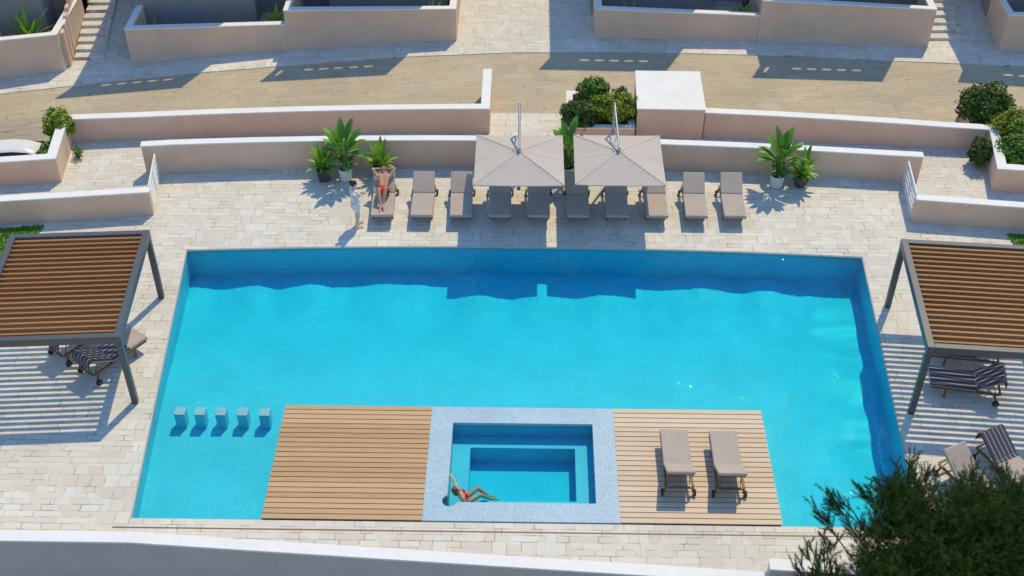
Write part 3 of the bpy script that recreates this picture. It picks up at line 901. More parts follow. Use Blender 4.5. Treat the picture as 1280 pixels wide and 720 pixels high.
# ------------------------------------------------------------------ sun loungers
TH = R(33)
def lounger_parts(root, towel=None):
    """foot at y=0, head towards +y; origin on the ground"""
    hy, hz, bl, W = 1.13, 0.36, 0.72, 0.33
    fr = MB()
    for s in (-1, 1):
        fr.box((s * (W - 0.02) - 0.025, 0.03, 0.30), (s * (W - 0.02) + 0.025, 1.70, 0.35))
    for y in (0.0, 0.36, 0.74, 1.08, 1.66):
        fr.box((-W + 0.046, y + 0.04, 0.305), (W - 0.046, y + 0.085, 0.345))
    fr.build("frame", M['teak'], root)
    for s in (-1, 1):
        MB().box((s * (W - 0.05) - 0.024, 0.38, 0.0), (s * (W - 0.05) + 0.024, 0.43, 0.298)).build("leg", M['teak'], root)
        MB().bar((s * (W + 0.0), 1.60, 0.298), (s * (W + 0.0), 1.66, 0.10), 0.045, 0.05).build("leg", M['teak'], root)
        mb = MB(); mb.tube((s * (W + 0.03), 1.66, 0.085), (s * (W + 0.075), 1.66, 0.085), 0.085, n=18)
        wh = mb.build("wheel", M['wheel'], root)
        MB().tube((s * (W + 0.076), 1.66, 0.085), (s * (W + 0.082), 1.66, 0.085), 0.035, n=12).build("hub", M['teak'], wh)
    # raised slatted back frame and its props
    ca, sa = math.cos(TH), math.sin(TH)
    bf = MB()
    for s in (-1, 1):
        bf.bar((s * (W - 0.06), hy, 0.37), (s * (W - 0.06), hy + bl * ca, 0.37 + bl * sa), 0.035, 0.035)
        bf.bar((s * (W - 0.09), hy + 0.45 * ca, 0.34 + 0.45 * sa), (s * (W - 0.09), hy + 0.48, 0.31), 0.02, 0.02)
    for k in range(5):
        u = 0.08 + k * 0.14
        bf.bar((-(W - 0.07), hy + u * ca, 0.374 + u * sa), ((W - 0.07), hy + u * ca, 0.374 + u * sa), 0.05, 0.015)
    bf.build("back_frame", M['teak'], root)
    MB().box((-0.335, -0.03, 0.353), (0.335, hy - 0.008, 0.455)).build("seat_cushion", M['cushion'], root, bevel=0.035, seg=4)
    B = Matrix.Translation((0, hy, 0.388)) @ Matrix.Rotation(TH, 4, 'X')
    MB().box((-0.335, 0.012, 0.0), (0.335, bl, 0.09), B).build("back_cushion", M['cushion'], root, bevel=0.035, seg=4)
    if towel:
        y0, y1 = towel      # how far the towel reaches: from y0 on the seat to y1 along the back
        tb = MB()
        prof = []
        if y0 < hy:
            prof += [(y, 0.463) for y in (y0, (y0 + hy) / 2, hy - 0.02)]
        base = Vector((0, hy, 0.388))
        for u in [0.05, 0.2, 0.4, 0.6, y1]:
            if y0 >= hy and u < (y0 - hy): continue
            prof.append((hy + u * ca - 0.097 * sa, 0.388 + u * sa + 0.097 * ca))
        if y1 > 0.72:
            prof[-1] = (hy + 0.735 * ca - 0.09 * sa, 0.388 + 0.735 * sa + 0.09 * ca)
            prof.append((hy + 0.75 * ca + 0.03, 0.388 + 0.745 * sa - 0.02))
            prof.append((hy + 0.75 * ca + 0.04, 0.388 + 0.745 * sa - 0.25))
        v = []; f = []
        for y, z in prof:
            for x, dz in ((-0.345, -0.05), (-0.342, 0.0), (0, 0.004), (0.342, 0.0), (0.345, -0.05)):
                v.append((x, y, z + (dz if dz > -0.04 else dz)))
        m = len(prof)
        for i in range(m - 1):
            for j in range(4):
                f.append((5 * i + j, 5 * i + j + 1, 5 * i + 6 + j, 5 * i + 5 + j))
        tb.add(v, f)
        o = tb.build("towel", M['towel'], root, smooth=False)
        o["label"] = "navy towel with pale stripes"
    return root

row_lab = ["taupe sun lounger on which the man in red shorts reclines",
           "sunlit taupe sun lounger just right of the reclining man",
           "taupe sun lounger half crossed by the left umbrella's shadow",
           "shaded sun lounger under the left half of the left umbrella",
           "shaded sun lounger under the right half of the left umbrella",
           "shaded sun lounger under the left half of the right umbrella",
           "shaded sun lounger under the middle of the right umbrella",
           "sunlit sun lounger with its head under the right umbrella's corner",
           "sunlit taupe sun lounger between the right umbrella and the last lounger",
           "last taupe sun lounger of the back row, nearest the right potted plants"]
row_x = [(-4.27, -4.33), (-3.09, -3.10), (-1.91, -1.94), (-0.74, -0.76), (0.41, 0.41), (1.585, 1.59), (2.75, 2.77), (3.94, 3.94), (5.12, 5.14), (6.27, 6.29)]
lp = thing("sun_lounger", row_lab[0], "sun lounger", (row_x[0][0], 29.52, 0), R(2.0), "sun loungers in the back row")
lounger_parts(lp)
for i in range(1, 10):
    xf, xh = row_x[i]
    dup(lp, (xf, 29.52 + 0.014 * i, 0), -math.atan2(xh - xf, 1.15), row_lab[i])
d1 = dup(lp, (3.68, 20.86, 0.024), R(180), "left of the two taupe sun loungers on the pale wooden deck", "sun loungers on the pale deck")
d2 = dup(lp, (4.87, 20.83, 0.024), R(180), "right of the two taupe sun loungers on the pale wooden deck", "sun loungers on the pale deck")

G2 = "towel draped loungers under the pergolas"
tp = thing("sun_lounger", "sun lounger with striped towel poking out from under the left pergola", "sun lounger", (-10.235, 24.21, 0), R(143.1), G2)
lounger_parts(tp, (0.55, 0.74))
dup(tp, (-11.22, 24.9, 0), R(143.1), "striped towel lounger mostly hidden beneath the left pergola roof")
tf = thing("sun_lounger", "sun lounger fully covered by a navy striped towel under the right pergola", "sun lounger", (10.42, 22.93, 0), R(-100), G2)
lounger_parts(tf, (-0.02, 0.74))
dup(tf, (10.7, 24.08, 0), R(-98), "towel covered lounger almost hidden by the right pergola's front beam")
th_ = thing("sun_lounger", "beige lounger with a towel over its headrest at the far right corner", "sun lounger", (12.02, 19.14, 0), R(27), G2)
lounger_parts(th_, (1.0, 0.74))
pl_ = thing("sun_lounger", "plain beige lounger between the conifer and the towel topped lounger", "sun lounger", (10.98, 18.62, 0), R(27), G2)
lounger_parts(pl_)

# ------------------------------------------------------------------ umbrellas
def umbrella(label, cx, cy, mx, my, rz):
    t = thing("cantilever_umbrella", label, "umbrella", (mx, my, 0), 0, "beige umbrellas over the back row")
    O = Matrix.Translation((cx - mx, cy - my, 0)) @ Matrix.Rotation(rz, 4, 'Z')
    h = 1.31; ze, za = 1.86, 2.14
    # canopy: four gores, slightly hollow between the ribs, with a hem
    n = 10
    mb = MB(); v = []; idx = {}
    def pt(i, j):
        x = -1 + 2 * i / (2 * n); y = -1 + 2 * j / (2 * n)
        m = max(abs(x), abs(y)); k = min(abs(x), abs(y))
        z = za + (ze - za) * m
        if m > 0:
            q = k / m
            sag = 0.05 * m * (1 - m * 0.55) * 4 * q * (1 - q) + 0.03 * (1 - q) * m
            z -= sag * 0.6
        return (x * h, y * h, z)
    for j in range(2 * n + 1):
        for i in range(2 * n + 1):
            v.append(pt(i, j))
    f = [(j * (2 * n + 1) + i, j * (2 * n + 1) + i + 1, (j + 1) * (2 * n + 1) + i + 1, (j + 1) * (2 * n + 1) + i) for j in range(2 * n) for i in range(2 * n)]
    ring_ = [j for j in range(2 * n + 1)] + [k * (2 * n + 1) + 2 * n for k in range(1, 2 * n + 1)] + [2 * n * (2 * n + 1) + i for i in range(2 * n - 1, -1, -1)] + [k * (2 * n + 1) for k in range(2 * n - 1, 0, -1)]
    base = len(v)
    for k in ring_:
        v.append((v[k][0] * 1.004, v[k][1] * 1.004, v[k][2] - 0.025))
    m = len(ring_)
    f += [(ring_[(k + 1) % m], ring_[k], base + k, base + (k + 1) % m) for k in range(m)]
    # split the quads on the diagonals so the seams read
    mb.add(v, f, O); c = mb.build("canopy", M['canopy'], t)
    for s in ((-1, -1), (1, -1), (1, 1), (-1, 1)):
        mb = MB()
        mb.bar(O @ Vector((0, 0, za - 0.035)), O @ Vector((s[0] * h, s[1] * h, ze - 0.035)), 0.02, 0.02)
        mb.build("rib", M['chrome'], t)
        # seam tape on top of the rib
        mb = MB()
        mb.bar(O @ Vector((0, 0, za + 0.004)), O @ Vector((s[0] * h, s[1] * h, ze + 0.004)), 0.026, 0.004)
        mb.build("seam", M['canopy'], c)
    for s in ((1, 0), (-1, 0), (0, 1), (0, -1)):
        mb = MB()
        mb.bar(O @ Vector((0, 0, za + 0.002)), O @ Vector((s[0] * h, s[1] * h, ze - 0.016)), 0.016, 0.003)
        mb.build("seam", M['canopy'], c)
    A = O @ Vector((0, 0, za))
    top = Vector((0, 0, 2.82))
    mb = MB(); mb.tube((0, 0, 0.06), (0, 0, 2.86), 0.042, 0.036, 14); mb.build("mast", M['chrome'], t)
    mb = MB(); mb.tube(top, A + Vector((0, 0, 0.12)), 0.034, 0.03, 12); mb.tube((0, 0.0, 2.25), top.lerp(A, 0.45), 0.018, n=8); mb.build("arm", M['chrome'], t)
    mb = MB(); mb.tube(A + Vector((0, 0, -0.12)), A + Vector((0, 0, 0.16)), 0.045, n=12)
    mb.tube(A + Vector((-0.16, 0.16, 0.10)), A + Vector((0, 0.02, 0.14)), 0.012, n=8); mb.tube(A + Vector((-0.16, 0.16, 0.10)), A + Vector((-0.06, 0.42, 0.26)), 0.012, n=8)
    mb.build("hub", M['chrome'], t)
    mb = MB(); mb.box((-0.45, -0.05, 0.0), (0.45, 0.05, 0.06)); mb.box((-0.05, -0.45, 0.002), (0.05, -0.052, 0.058)); mb.box((-0.05, 0.052, 0.002), (0.05, 0.26, 0.058)); mb.build("cross_base", M['metal'], t)
umbrella("square beige cantilever umbrella covering the left middle sun loungers", -0.185, 30.42, -0.2, 31.95, R(0.3))
umbrella("square beige cantilever umbrella covering the right middle sun loungers", 2.75, 30.48, 2.66, 32.0, R(-0.3))

# ------------------------------------------------------------------ plants
def leaf(mb, base, az, el, L, wd, droop, r, nseg=6, petiole=0.0):
    """a lens shaped leaf with a folded midrib, arching over by droop"""
    p = Vector(base); v = []; f = []
    e = el
    side = Vector((-math.sin(az), math.cos(az), 0))
    st = L / nseg
    for k in range(nseg + 1):
        t = k / nseg
        d = Vector((math.cos(az) * math.cos(e), math.sin(az) * math.cos(e), math.sin(e)))
        nrm = side.cross(d) * -1
        if petiole and t < petiole:
            w_ = 0.012
        else:
            tt = (t - petiole) / (1 - petiole)
            w_ = wd * (math.sin(math.pi * min(1, tt * 0.93 + 0.04)) ** 0.75) * (1 - 0.15 * tt)
        if k == nseg: w_ = 0.004
        fold = w_ * 0.35
        v += [p - side * w_ + nrm * (-fold) * -1, p, p + side * w_ + nrm * fold]
        p = p + d * st
        e -= droop / nseg
    for k in range(nseg):
        a = 3 * k
        f += [(a, a + 1, a + 4, a + 3), (a + 1, a + 2, a + 5, a + 4)]
    mb.add(v, f)

def rosette(mb, z0, n, L, wd, r, el0=20, el1=80, petiole=0.0, droop=0.8, spread=0.05):
    for k in range(n):
        az = k * 2.399 + r.uniform(-0.3, 0.3)
        t = (k + 0.5) / n
        el = R(el0 + (el1 - el0) * t + r.uniform(-8, 8))
        l_ = L * r.uniform(0.8, 1.1) * (0.85 + 0.2 * t)
        b = (math.cos(az) * spread, math.sin(az) * spread, z0 + r.uniform(-0.02, 0.04))
        leaf(mb, b, az, el, l_, wd * r.uniform(0.85, 1.1), droop * (1.1 - 0.6 * t), r, petiole=petiole)

def pot(root, style):
    if style == 'square':
        mb = MB(); w0, w1, hh = 0.17, 0.225, 0.46
        P = lambda w: [(-w, -w), (w, -w), (w, w), (-w, w)]
        v = [(*p, 0) for p in P(w0)] + [(*p, hh) for p in P(w1)] + [(*p, hh) for p in P(w1 - 0.03)] + [(*p, hh - 0.07) for p in P(w1 - 0.035)]
        f = [(3, 2, 1, 0)]
        for a in range(3):
            for k in range(4):
                f.append((4 * a + k, 4 * a + (k + 1) % 4, 4 * a + 4 + (k + 1) % 4, 4 * a + 4 + k))
        f.append((12, 13, 14, 15))
        p = mb.add(v, f).build("pot", M['pot_dark'], root)
        MB().box((-0.19, -0.19, hh - 0.069), (0.19, 0.19, hh - 0.03)).build("soil", M['soil'], root)
    elif style == 'faceted':
        mb = MB(); mb.lathe([(0.15, 0), (0.25, 0.22), (0.21, 0.40), (0.18, 0.40), (0.18, 0.34)], 7); mb.build("pot", M['pot_dark'], root)
        MB().lathe([(0.17, 0.341), (0.17, 0.37)], 14).build("soil", M['soil'], root)
    else:
        mb = MB(); mb.lathe([(0.15, 0), (0.185, 0.03), (0.225, 0.42), (0.228, 0.45), (0.195, 0.45), (0.19, 0.37)], 28); mb.build("pot", M['pot_white'], root, smooth=False)
        MB().lathe([(0.188, 0.371), (0.186, 0.40)], 18).build("soil", M['soil'], root)

def potted(name, label, x, y, style, kind, seed, rz=0, scale=1.0):
    r = random.Random(seed)
    t = thing(name, label, "potted plant", (x, y, 0), rz, "potted plants by the back wall")
    pot(t, style)
    mb = MB()
    if kind == 'short':
        rosette(mb, 0.42, 26, 0.62 * scale, 0.075, r, 12, 86, 0.0, 0.7)
        rosette(mb, 0.55, 8, 0.85 * scale, 0.085, r, 55, 88, 0.0, 0.35)
        mb.build("leaves", M['plant'], t, smooth=True)
    elif kind == 'tall':
        st = MB()
        for k in range(6):
            az = k * 1.05 + r.uniform(-0.2, 0.2)
            st.tube((0.04 * math.cos(az), 0.04 * math.sin(az), 0.38), (0.13 * math.cos(az), 0.13 * math.sin(az), 1.1 + 0.1 * r.random()), 0.022, 0.014, 7)
        st.build("stem", M['plant_dark'], t)
        rosette(mb, 0.95, 12, 0.85 * scale, 0.125, r, 5, 50, 0.22, 0.9, 0.10)
        rosette(mb, 1.15, 9, 0.95 * scale, 0.135, r, 45, 88, 0.2, 0.55, 0.08)
        rosette(mb, 0.5, 7, 0.5, 0.07, r, 25, 60, 0.1, 0.7, 0.05)
        mb.build("leaves", M['plant_dark'], t, smooth=True)
        mb = MB(); rosette(mb, 1.0, 8, 0.75 * scale, 0.10, r, 20, 75, 0.2, 0.7, 0.09)
        mb.build("young_leaves", M['plant'], t, smooth=True)
    return t
potted("potted_plant", "low bright green plant in a dark square pot, left of the tall plant", -6.33, 31.95, 'square', 'short', 3, R(12))
potted("potted_plant", "tall dark leaved plant in a round white pot near the standing woman", -5.65, 31.95, 'round', 'tall', 5)
potted("potted_plant", "bright green plant in a dark pot behind the reclining man's lounger", -4.55, 32.12, 'square', 'short', 8, R(-10))
potted("potted_plant", "tall plant in a white pot at the right end of the lounger row", 7.85, 31.8, 'round', 'tall', 11)
potted("potted_plant", "bushy plant in a faceted dark pot beside the tall right hand plant", 8.60, 31.85, 'faceted', 'short', 14)
potted("potted_plant", "tall plant showing in the narrow gap between the two umbrellas", 1.32, 32.15, 'round', 'tall', 21)

def terrace_plant(label, x, y, seed, h=0.9, z=0.24, m='plant'):
    r = random.Random(seed)
    t = thing("terrace_plant", label, "plant", (x, y, z), 0, "plants on the villa terraces")
    mb = MB(); rosette(mb, 0.05, 22, h, 0.07, r, 15, 85, 0.0, 0.8); rosette(mb, 0.2, 8, h * 1.2, 0.07, r, 50, 85, 0.0, 0.5)
    mb.build("leaves", M[m], t, smooth=True)
    MB().tube((0, 0, 0), (0, 0, 0.25), 0.05, 0.03, 8).build("stem", M['bark'], t)
terrace_plant("big spiky green plant inside the far left villa's terrace wall", -17.75, 39.3, 31, 1.15, 0.55)
terrace_plant("small dark plant left of the big spiky one on the far left terrace", -18.65, 38.9, 32, 0.5, 0.4, 'plant_dark')
terrace_plant("small grassy plant in the left corner of the left two part villa", -13.35, 39.9, 33, 0.62)
terrace_plant("upright plant at the step in the wall of the left two part villa", -9.15, 40.75, 34, 0.8)
terrace_plant("low plant at the right end of the left two part villa", -3.45, 41.35, 35, 0.5, 0.6)
terrace_plant("low plant at the left end of the right two part villa", 3.85, 41.9, 36, 0.6, 0.3)
terrace_plant("low plant at the step in the wall of the right two part villa", 7.9, 41.7, 37, 0.6, 0.35)
terrace_plant("low plant at the right end of the right two part villa beside the steps", 14.0, 41.2, 38, 0.5, 0.65)

def shrub(label, x, y, z, rx, ry, rz_, mat, n, seed, size=0.075, name="round_shrub", lobes=0.18):
    """crown of many leaf faces spread through a lumpy volume, on a short stem"""
    r = random.Random(seed)
    t = thing(name, label, "shrub", (x, y, 0))
    mb = MB()
    off = Vector((seed * 3.1, seed * 1.7, 0))
    for k in range(n):
        d = Vector((r.gauss(0, 1), r.gauss(0, 1), r.gauss(0, 1))).normalized()
        nn = 1 + lobes * 2.2 * noise.noise(d * 2.2 + off) + lobes * noise.noise(d * 5 + off)
        rad = nn * (r.random() ** 0.22 if r.random() < 0.8 else r.uniform(0.3, 1.0))
        p = Vector((d.x * rx * rad, d.y * ry * rad, z + d.z * rz_ * rad))
        if p.z < 0.12: continue
        a = (d + Vector((r.gauss(0, .5), r.gauss(0, .5), r.gauss(0, .5) + 0.3))).normalized()
        b = a.orthogonal().normalized(); b.rotate(Matrix.Rotation(r.uniform(0, 6.28), 3, a)); c = a.cross(b)
        s = size * r.uniform(0.6, 1.3)
        mb.add([p - b * s, p + c * s * 0.45 + a * s * .15, p + b * s, p - c * s * 0.45 + a * s * .15], [(0, 1, 2, 3)])
    mb.build("crown", M[mat], t)
    st = MB()
    for k in range(5):
        az = k * 1.3
        st.tube((0, 0, 0.0), (math.cos(az) * rx * 0.4, math.sin(az) * ry * 0.4, z + 0.1 * rz_), 0.035, 0.015, 6)
    st.build("stem", M['bark'], t)
shrub("dark round clipped shrub at the back of the shrub planter", 2.25, 35.95, 0.85, 0.55, 0.5, 0.5, 'bush_mid', 2600, 1)
shrub("bright lime green shrub filling the middle of the shrub planter", 2.85, 34.95, 0.85, 0.85, 0.5, 0.5, 'bush_bright', 3600, 2)
shrub("dark olive shrub at the left front corner of the shrub planter", 1.75, 34.75, 0.7, 0.62, 0.45, 0.5, 'bush_dark', 2800, 3)
shrub("small dark shrub peeping out beside the white roofed block", 3.15, 35.75, 0.7, 0.35, 0.35, 0.4, 'bush_dark', 1200, 4)
shrub("big dark round shrub above the right road wall", 15.15, 35.25, 0.95, 0.86, 0.75, 0.68, 'bush_dark', 5000, 5)
shrub("bright green shrub just below the big dark round one", 15.75, 34.0, 0.85, 0.72, 0.6, 0.6, 'bush_bright', 3200, 6)
shrub("mid green shrub inside the right wall's corner", 15.65, 32.8, 0.75, 0.75, 0.85, 0.6, 'bush_mid', 3800, 7)
shrub("small shrub growing on the inner side of the right wall", 14.45, 33.1, 0.55, 0.3, 0.42, 0.5, 'bush_dark', 1400, 8)
shrub("leafy green shrub at the corner of the left road wall", -15.12, 33.75, 0.8, 0.45, 0.5, 0.5, 'bush_bright', 2400, 9)
shrub("lower dark shrub between the white car and the left road wall", -15.18, 32.55, 0.3, 0.32, 0.5, 0.5, 'bush_mid', 1800, 10)
shrub("tiny weed at the foot of the left road wall", -14.4, 33.0, 0.18, 0.16, 0.25, 0.22, 'bush_mid', 260, 12, 0.05)

# the dark conifer in the foreground
def conifer():
    r = random.Random(77)
    B0 = Vector((9.3, 14.2, -4.0))
    t = thing("conifer_tree", "dark green feathery conifer rising in front of the pool terrace", "tree", B0)
    tr = MB()
    path = [Vector((0, 0, -0.2)), Vector((-0.1, 0.2, 1.6)), Vector((0.05, 0.6, 3.2)), Vector((-0.1, 1.1, 4.6)), Vector((0.1, 1.5, 5.6))]
    rad = [0.26, 0.22, 0.17, 0.11, 0.04]
    for k in range(4): tr.tube(path[k], path[k + 1], rad[k], rad[k + 1], 10)
    blobs = [((8.85, 16.15, 1.9), 1.5), ((7.85, 16.2, 2.0), 1.0), ((7.1, 15.2, 1.7), 0.85), ((9.9, 16.0, 1.9), 1.3), ((8.0, 16.95, 2.35), 0.55), ((9.5, 16.9, 2.2), 0.6),
             ((10.4, 16.9, 2.2), 0.7), ((7.95, 15.0, 1.6), 1.3), ((9.4, 14.9, 1.6), 1.5), ((10.9, 15.6, 1.8), 1.5), ((11.4, 16.3, 2.0), 1.1), ((8.6, 13.8, 0.6), 1.6), ((10.4, 13.6, 0.4), 1.7), ((6.4, 14.9, 1.7), 0.55)]
    nv = []; nf = []
    def tuft(p, d, L, k=9, w_=0.008):
        for _ in range(k):
            q = (d + Vector((r.gauss(0, .55), r.gauss(0, .55), r.gauss(0, .55)))).normalized()
            s = q.orthogonal().normalized(); s.rotate(Matrix.Rotation(r.uniform(0, 6.28), 3, q))
            l_ = L * r.uniform(.6, 1.25)
            o = len(nv)
            b = p + d * r.uniform(-.5, .5) * L
            nv.extend([b - s * w_, b + s * w_, b + q * l_])
            nf.append((o, o + 1, o + 2))
    for c, rr in blobs:
        c = Vector(c) - B0
        j = min(range(1, 5), key=lambda k: (path[k] - c).length + (0 if path[k].z < c.z else 3))
        mid = path[j].lerp(c, 0.5) + Vector((0, 0, -0.15))
        tr.tube(path[j], mid, 0.07, 0.05, 7); tr.tube(mid, c, 0.05, 0.02, 7)
        cnt = int(760 * rr ** 2.1) + 170
        # sprigs: short twigs leading outward from the blob, each dressed with tufts
        for _ in range(cnt):
            d = Vector((r.gauss(0, 1), r.gauss(0, 1), r.gauss(0, 1) + .35)).normalized()
            nn = 1 + 0.55 * noise.noise(d * 2.3 + c * 0.7)
            p0 = c + d * rr * (r.uniform(.1, .9) ** 0.6) * nn
            dd = (d * .6 + Vector((r.gauss(0, .35), r.gauss(0, .35), r.gauss(0, .3) + .55))).normalized()
            L = r.uniform(.16, .38)
            for q in range(3):
                tuft(p0 + dd * L * q / 2, dd, 0.10, 16, 0.0042)
    def spray(a, b, rr=0.018):
        """an upright leader: bare below, feathery plumes towards the tip"""
        mid = a.lerp(b, .5) + Vector((r.uniform(-.08, .08), r.uniform(-.08, .08), 0))
        tr.tube(a, mid, rr, rr * .7, 6); tr.tube(mid, b, rr * .7, 0.005, 6)
        ax = (b - a).normalized()
        for k in range(9):
            u = 0.45 + 0.55 * k / 8
            p = mid.lerp(b, (u - .5) * 2) if u > .5 else a.lerp(mid, u * 2)
            side = (ax * 1.1 + Vector((r.gauss(0, .5), r.gauss(0, .3), r.gauss(0, .3)))).normalized()
            l_ = r.uniform(.16, .40) * (1.25 - u * .6)
            e = p + side * l_
            tr.tube(p, e, 0.005, 0.003, 4)
            for q in range(5):
                tuft(p.lerp(e, .3 + .7 * q / 4), side, 0.075, 18, 0.0038)
    # leaders that stand clear of the crown: (tip), lean of the stem below it
    tips = [((6.28, 16.95, 2.8), 1.5), ((6.0, 16.65, 2.7), 1.2), ((6.5, 16.85, 2.75), 1.1), ((7.2, 17.05, 2.8), 1.0), ((7.35, 16.9, 2.8), 0.8), ((7.95, 17.75, 2.8), 1.0), ((8.25, 17.9, 2.8), 0.8), ((7.6, 17.35, 2.75), 0.8), ((8.6, 17.55, 2.75), 0.8),
            ((5.55, 15.35, 2.55), 1.0), ((5.8, 15.75, 2.6), 1.0), ((6.1, 16.0, 2.6), 1.2), ((6.6, 16.3, 2.6), 1.0), ((6.2, 15.4, 2.4), .9), ((9.5, 17.6, 2.8), .7), ((10.1, 17.7, 2.7), .7), ((5.9, 15.2, 2.4), .8)]
    for tp_, ln in tips:
        b = Vector(tp_) - B0
        c = min((Vector(x) - B0 for x, _ in blobs), key=lambda q: (q - b).length)
        a = b + (c - b) * 0.45 + Vector((0, -0.25 * ln, -0.55 * ln))
        tr.tube(c, a, 0.02, 0.018, 6)
        spray(a, b)
        for _ in range(2):
            e = a.lerp(b, .75) + Vector((r.uniform(-.28, .28), r.uniform(-.15, .2), r.uniform(-.05, .2)))
            spray(a.lerp(b, r.uniform(.15, .4)), e, 0.011)
    tr.build("trunk", M['bark'], t)
    MB().add(nv, nf).build("crown", M['needle'], t)
conifer()

# ------------------------------------------------------------------ parked car
def car():
    t = thing("parked_car", "white car parked behind the left road wall, only its rear end in view", "car", (-17.42, 33.22, -0.90), R(9.0))
    t.scale = (0.85, 0.85, 0.85)
    # body: cross sections along x (tail at +x)
    secs = [(-2.12, .70, .40, .60), (-2.02, .80, .26, .72), (-1.6, .86, .20, .80), (-0.8, .87, .19, 0.86), (0.1, .87, .19, 0.90), (0.9, .87, .19, 0.92), (1.5, .86, .19, 0.95), (1.85, .83, .22, 0.97), (2.05, .76, .30, 0.92), (2.12, .66, .40, 0.78)]
    v = []; f = []
    for x, w_, z0, z1 in secs:
        m = (z0 + z1) / 2
        half = [(w_ * .86, z0), (w_ * .98, z0 + .10), (w_, m), (w_ * .985, z1 - .10), (w_ * .93, z1 - .03), (w_ * .55, z1), (0, z1 + .015)]
        v += [(x, y, z) for y, z in half] + [(x, -y, z) for y, z in reversed(half[:-1])]
    n = 13
    # half[0] and its mirror are the sill edges, so the ring holds 13 points
    for k in range(len(secs) - 1):
        for i in range(n):
            j = (i + 1) % n
            f.append((k * n + i, k * n + j, (k + 1) * n + j, (k + 1) * n + i))
    f.append(tuple(range(n))); f.append(tuple(reversed(range((len(secs) - 1) * n, len(secs) * n))))
    MB().add(v, f).build("body", M['carpaint'], t, smooth=True)
    # glasshouse and white roof skin
    cs = [(-1.05, .70, .86, .90), (-0.45, .72, .88, 1.28), (0.2, .73, .90, 1.36), (1.0, .72, .92, 1.34), (1.55, .70, .94, 1.24), (1.98, .68, .93, 0.97)]
    v = []; f = []
    for x, w_, z0, z1 in cs:
        v += [(x, -w_ - .07, z0), (x, -w_ * .60, z1 - .04), (x, 0, z1), (x, w_ * .60, z1 - .04), (x, w_ + .07, z0)]
    for k in range(len(cs) - 1):
        for i in range(4):
            f.append((k * 5 + i, (k + 1) * 5 + i, (k + 1) * 5 + i + 1, k * 5 + i + 1))
    MB().add(v, f).build("cabin_glass", M['glass_dark'], t)
    v = []; f = []
    rs = [(-0.5, .74, 1.20, 1.285), (0.2, .76, 1.22, 1.385), (1.0, .755, 1.20, 1.37), (1.5, .74, 1.10, 1.28), (1.85, .77, 0.96, 1.12), (2.04, .74, .90, 0.97)]
    for x, w_, zs, zt in rs:
        v += [(x, -w_ * .60, zt - .06), (x, -w_ * .52, zt - .015), (x, -w_ * .3, zt + .012), (x, w_ * .3, zt + .012), (x, w_ * .52, zt - .015), (x, w_ * .60, zt - .06)]
    for k in range(len(rs) - 1):
        for i in range(5):
            f.append((k * 6 + i, (k + 1) * 6 + i, (k + 1) * 6 + i + 1, k * 6 + i + 1))
    MB().add(v, f).build("roof", M['carpaint'], t, smooth=True)
    for s in (-1, 1):
        for x in (-1.32, 1.25):
            MB().tube((x, s * .868, .38), (x, s * .885, .38), .42, n=26).build("arch_shade_disc", M['wheel'], t)  # flat black disc painted in for the shaded hollow above the wheel
            wh = MB().tube((x, s * .70, .32), (x, s * .892, .32), .32, n=26).build("wheel", M['wheel'], t)
            MB().tube((x, s * .893, .32), (x, s * .902, .32), .21, n=20).build("rim", M['chrome'], wh)
        MB().ball((2.02, s * .58, .80), (.10, .16, .07), 14, 8).build("tail_light", M['red'], t, smooth=True)
        MB().ball((-0.75, s * .95, .95), (.07, .12, .07), 12, 8).build("mirror", M['carpaint'], t, smooth=True)
        MB().bar((-1.0, s * .872, .70), (.78, s * .878, .72), .018, .05).build("trim", M['wheel'], t)
    MB().box((2.06, -.35, .45), (2.13, .35, .56)).build("number_plate", M['lamp'], t)
car()

# ------------------------------------------------------------------ people
def remeshed(mb, name, mat, parent, voxel):
    tmp = mb.build(name + "_raw", mat)
    md = tmp.modifiers.new("r", 'REMESH'); md.mode = 'VOXEL'; md.voxel_size = voxel; md.use_smooth_shade = True
    s = tmp.modifiers.new("s", 'SMOOTH'); s.factor = 0.5; s.iterations = 3
    dg = bpy.context.evaluated_depsgraph_get()
    me = bpy.data.meshes.new_from_object(tmp.evaluated_get(dg))
    me.name = name
    bpy.data.objects.remove(tmp, do_unlink=True)
    me.materials.clear(); me.materials.append(mat)
    for p in me.polygons: p.use_smooth = True
    o = bpy.data.objects.new(name, me); col.objects.link(o); o.parent = parent
    return o

def cap_(mb, a, b, r0, r1):
    a = Vector(a); b = Vector(b)
    mb.tube(a, b, r0, r1, 12); mb.ball(a, r0, 12, 8); mb.ball(b, r1, 12, 8)

def hand(mb, wrist, d, up_, s=1.0, curl=0.5, side=1):
    """palm, four unequal fingers with a knuckle bend and a thumb off the side"""
    d = Vector(d).normalized(); up_ = Vector(up_); up_ = (up_ - d * up_.dot(d)).normalized(); x = d.cross(up_) * side
    w = Vector(wrist)
    for k in range(4):
        o = (k - 1.5) * 0.020 * s
        b = w + d * 0.085 * s + x * o
        cap_(mb, w + d * 0.01 + x * o * 0.6, b, 0.015 * s, 0.012 * s)
        l_ = (0.040, 0.046, 0.043, 0.034)[k] * s
        m = b + (d * math.cos(curl * .5) - up_ * math.sin(curl * .5)) * l_
        e = m + (d * math.cos(curl * 1.4) - up_ * math.sin(curl * 1.4)) * l_ * .85
        cap_(mb, b, m, 0.0095 * s, 0.009 * s); cap_(mb, m, e, 0.009 * s, 0.0075 * s)
    tb = w + d * 0.03 * s - x * 0.028 * s
    tm = tb + (d * .6 - x * .7 - up_ * .2).normalized() * 0.038 * s
    cap_(mb, tb, tm, 0.013 * s, 0.010 * s); cap_(mb, tm, tm + (d * .9 - x * .2).normalized() * 0.03 * s, 0.010 * s, 0.008 * s)

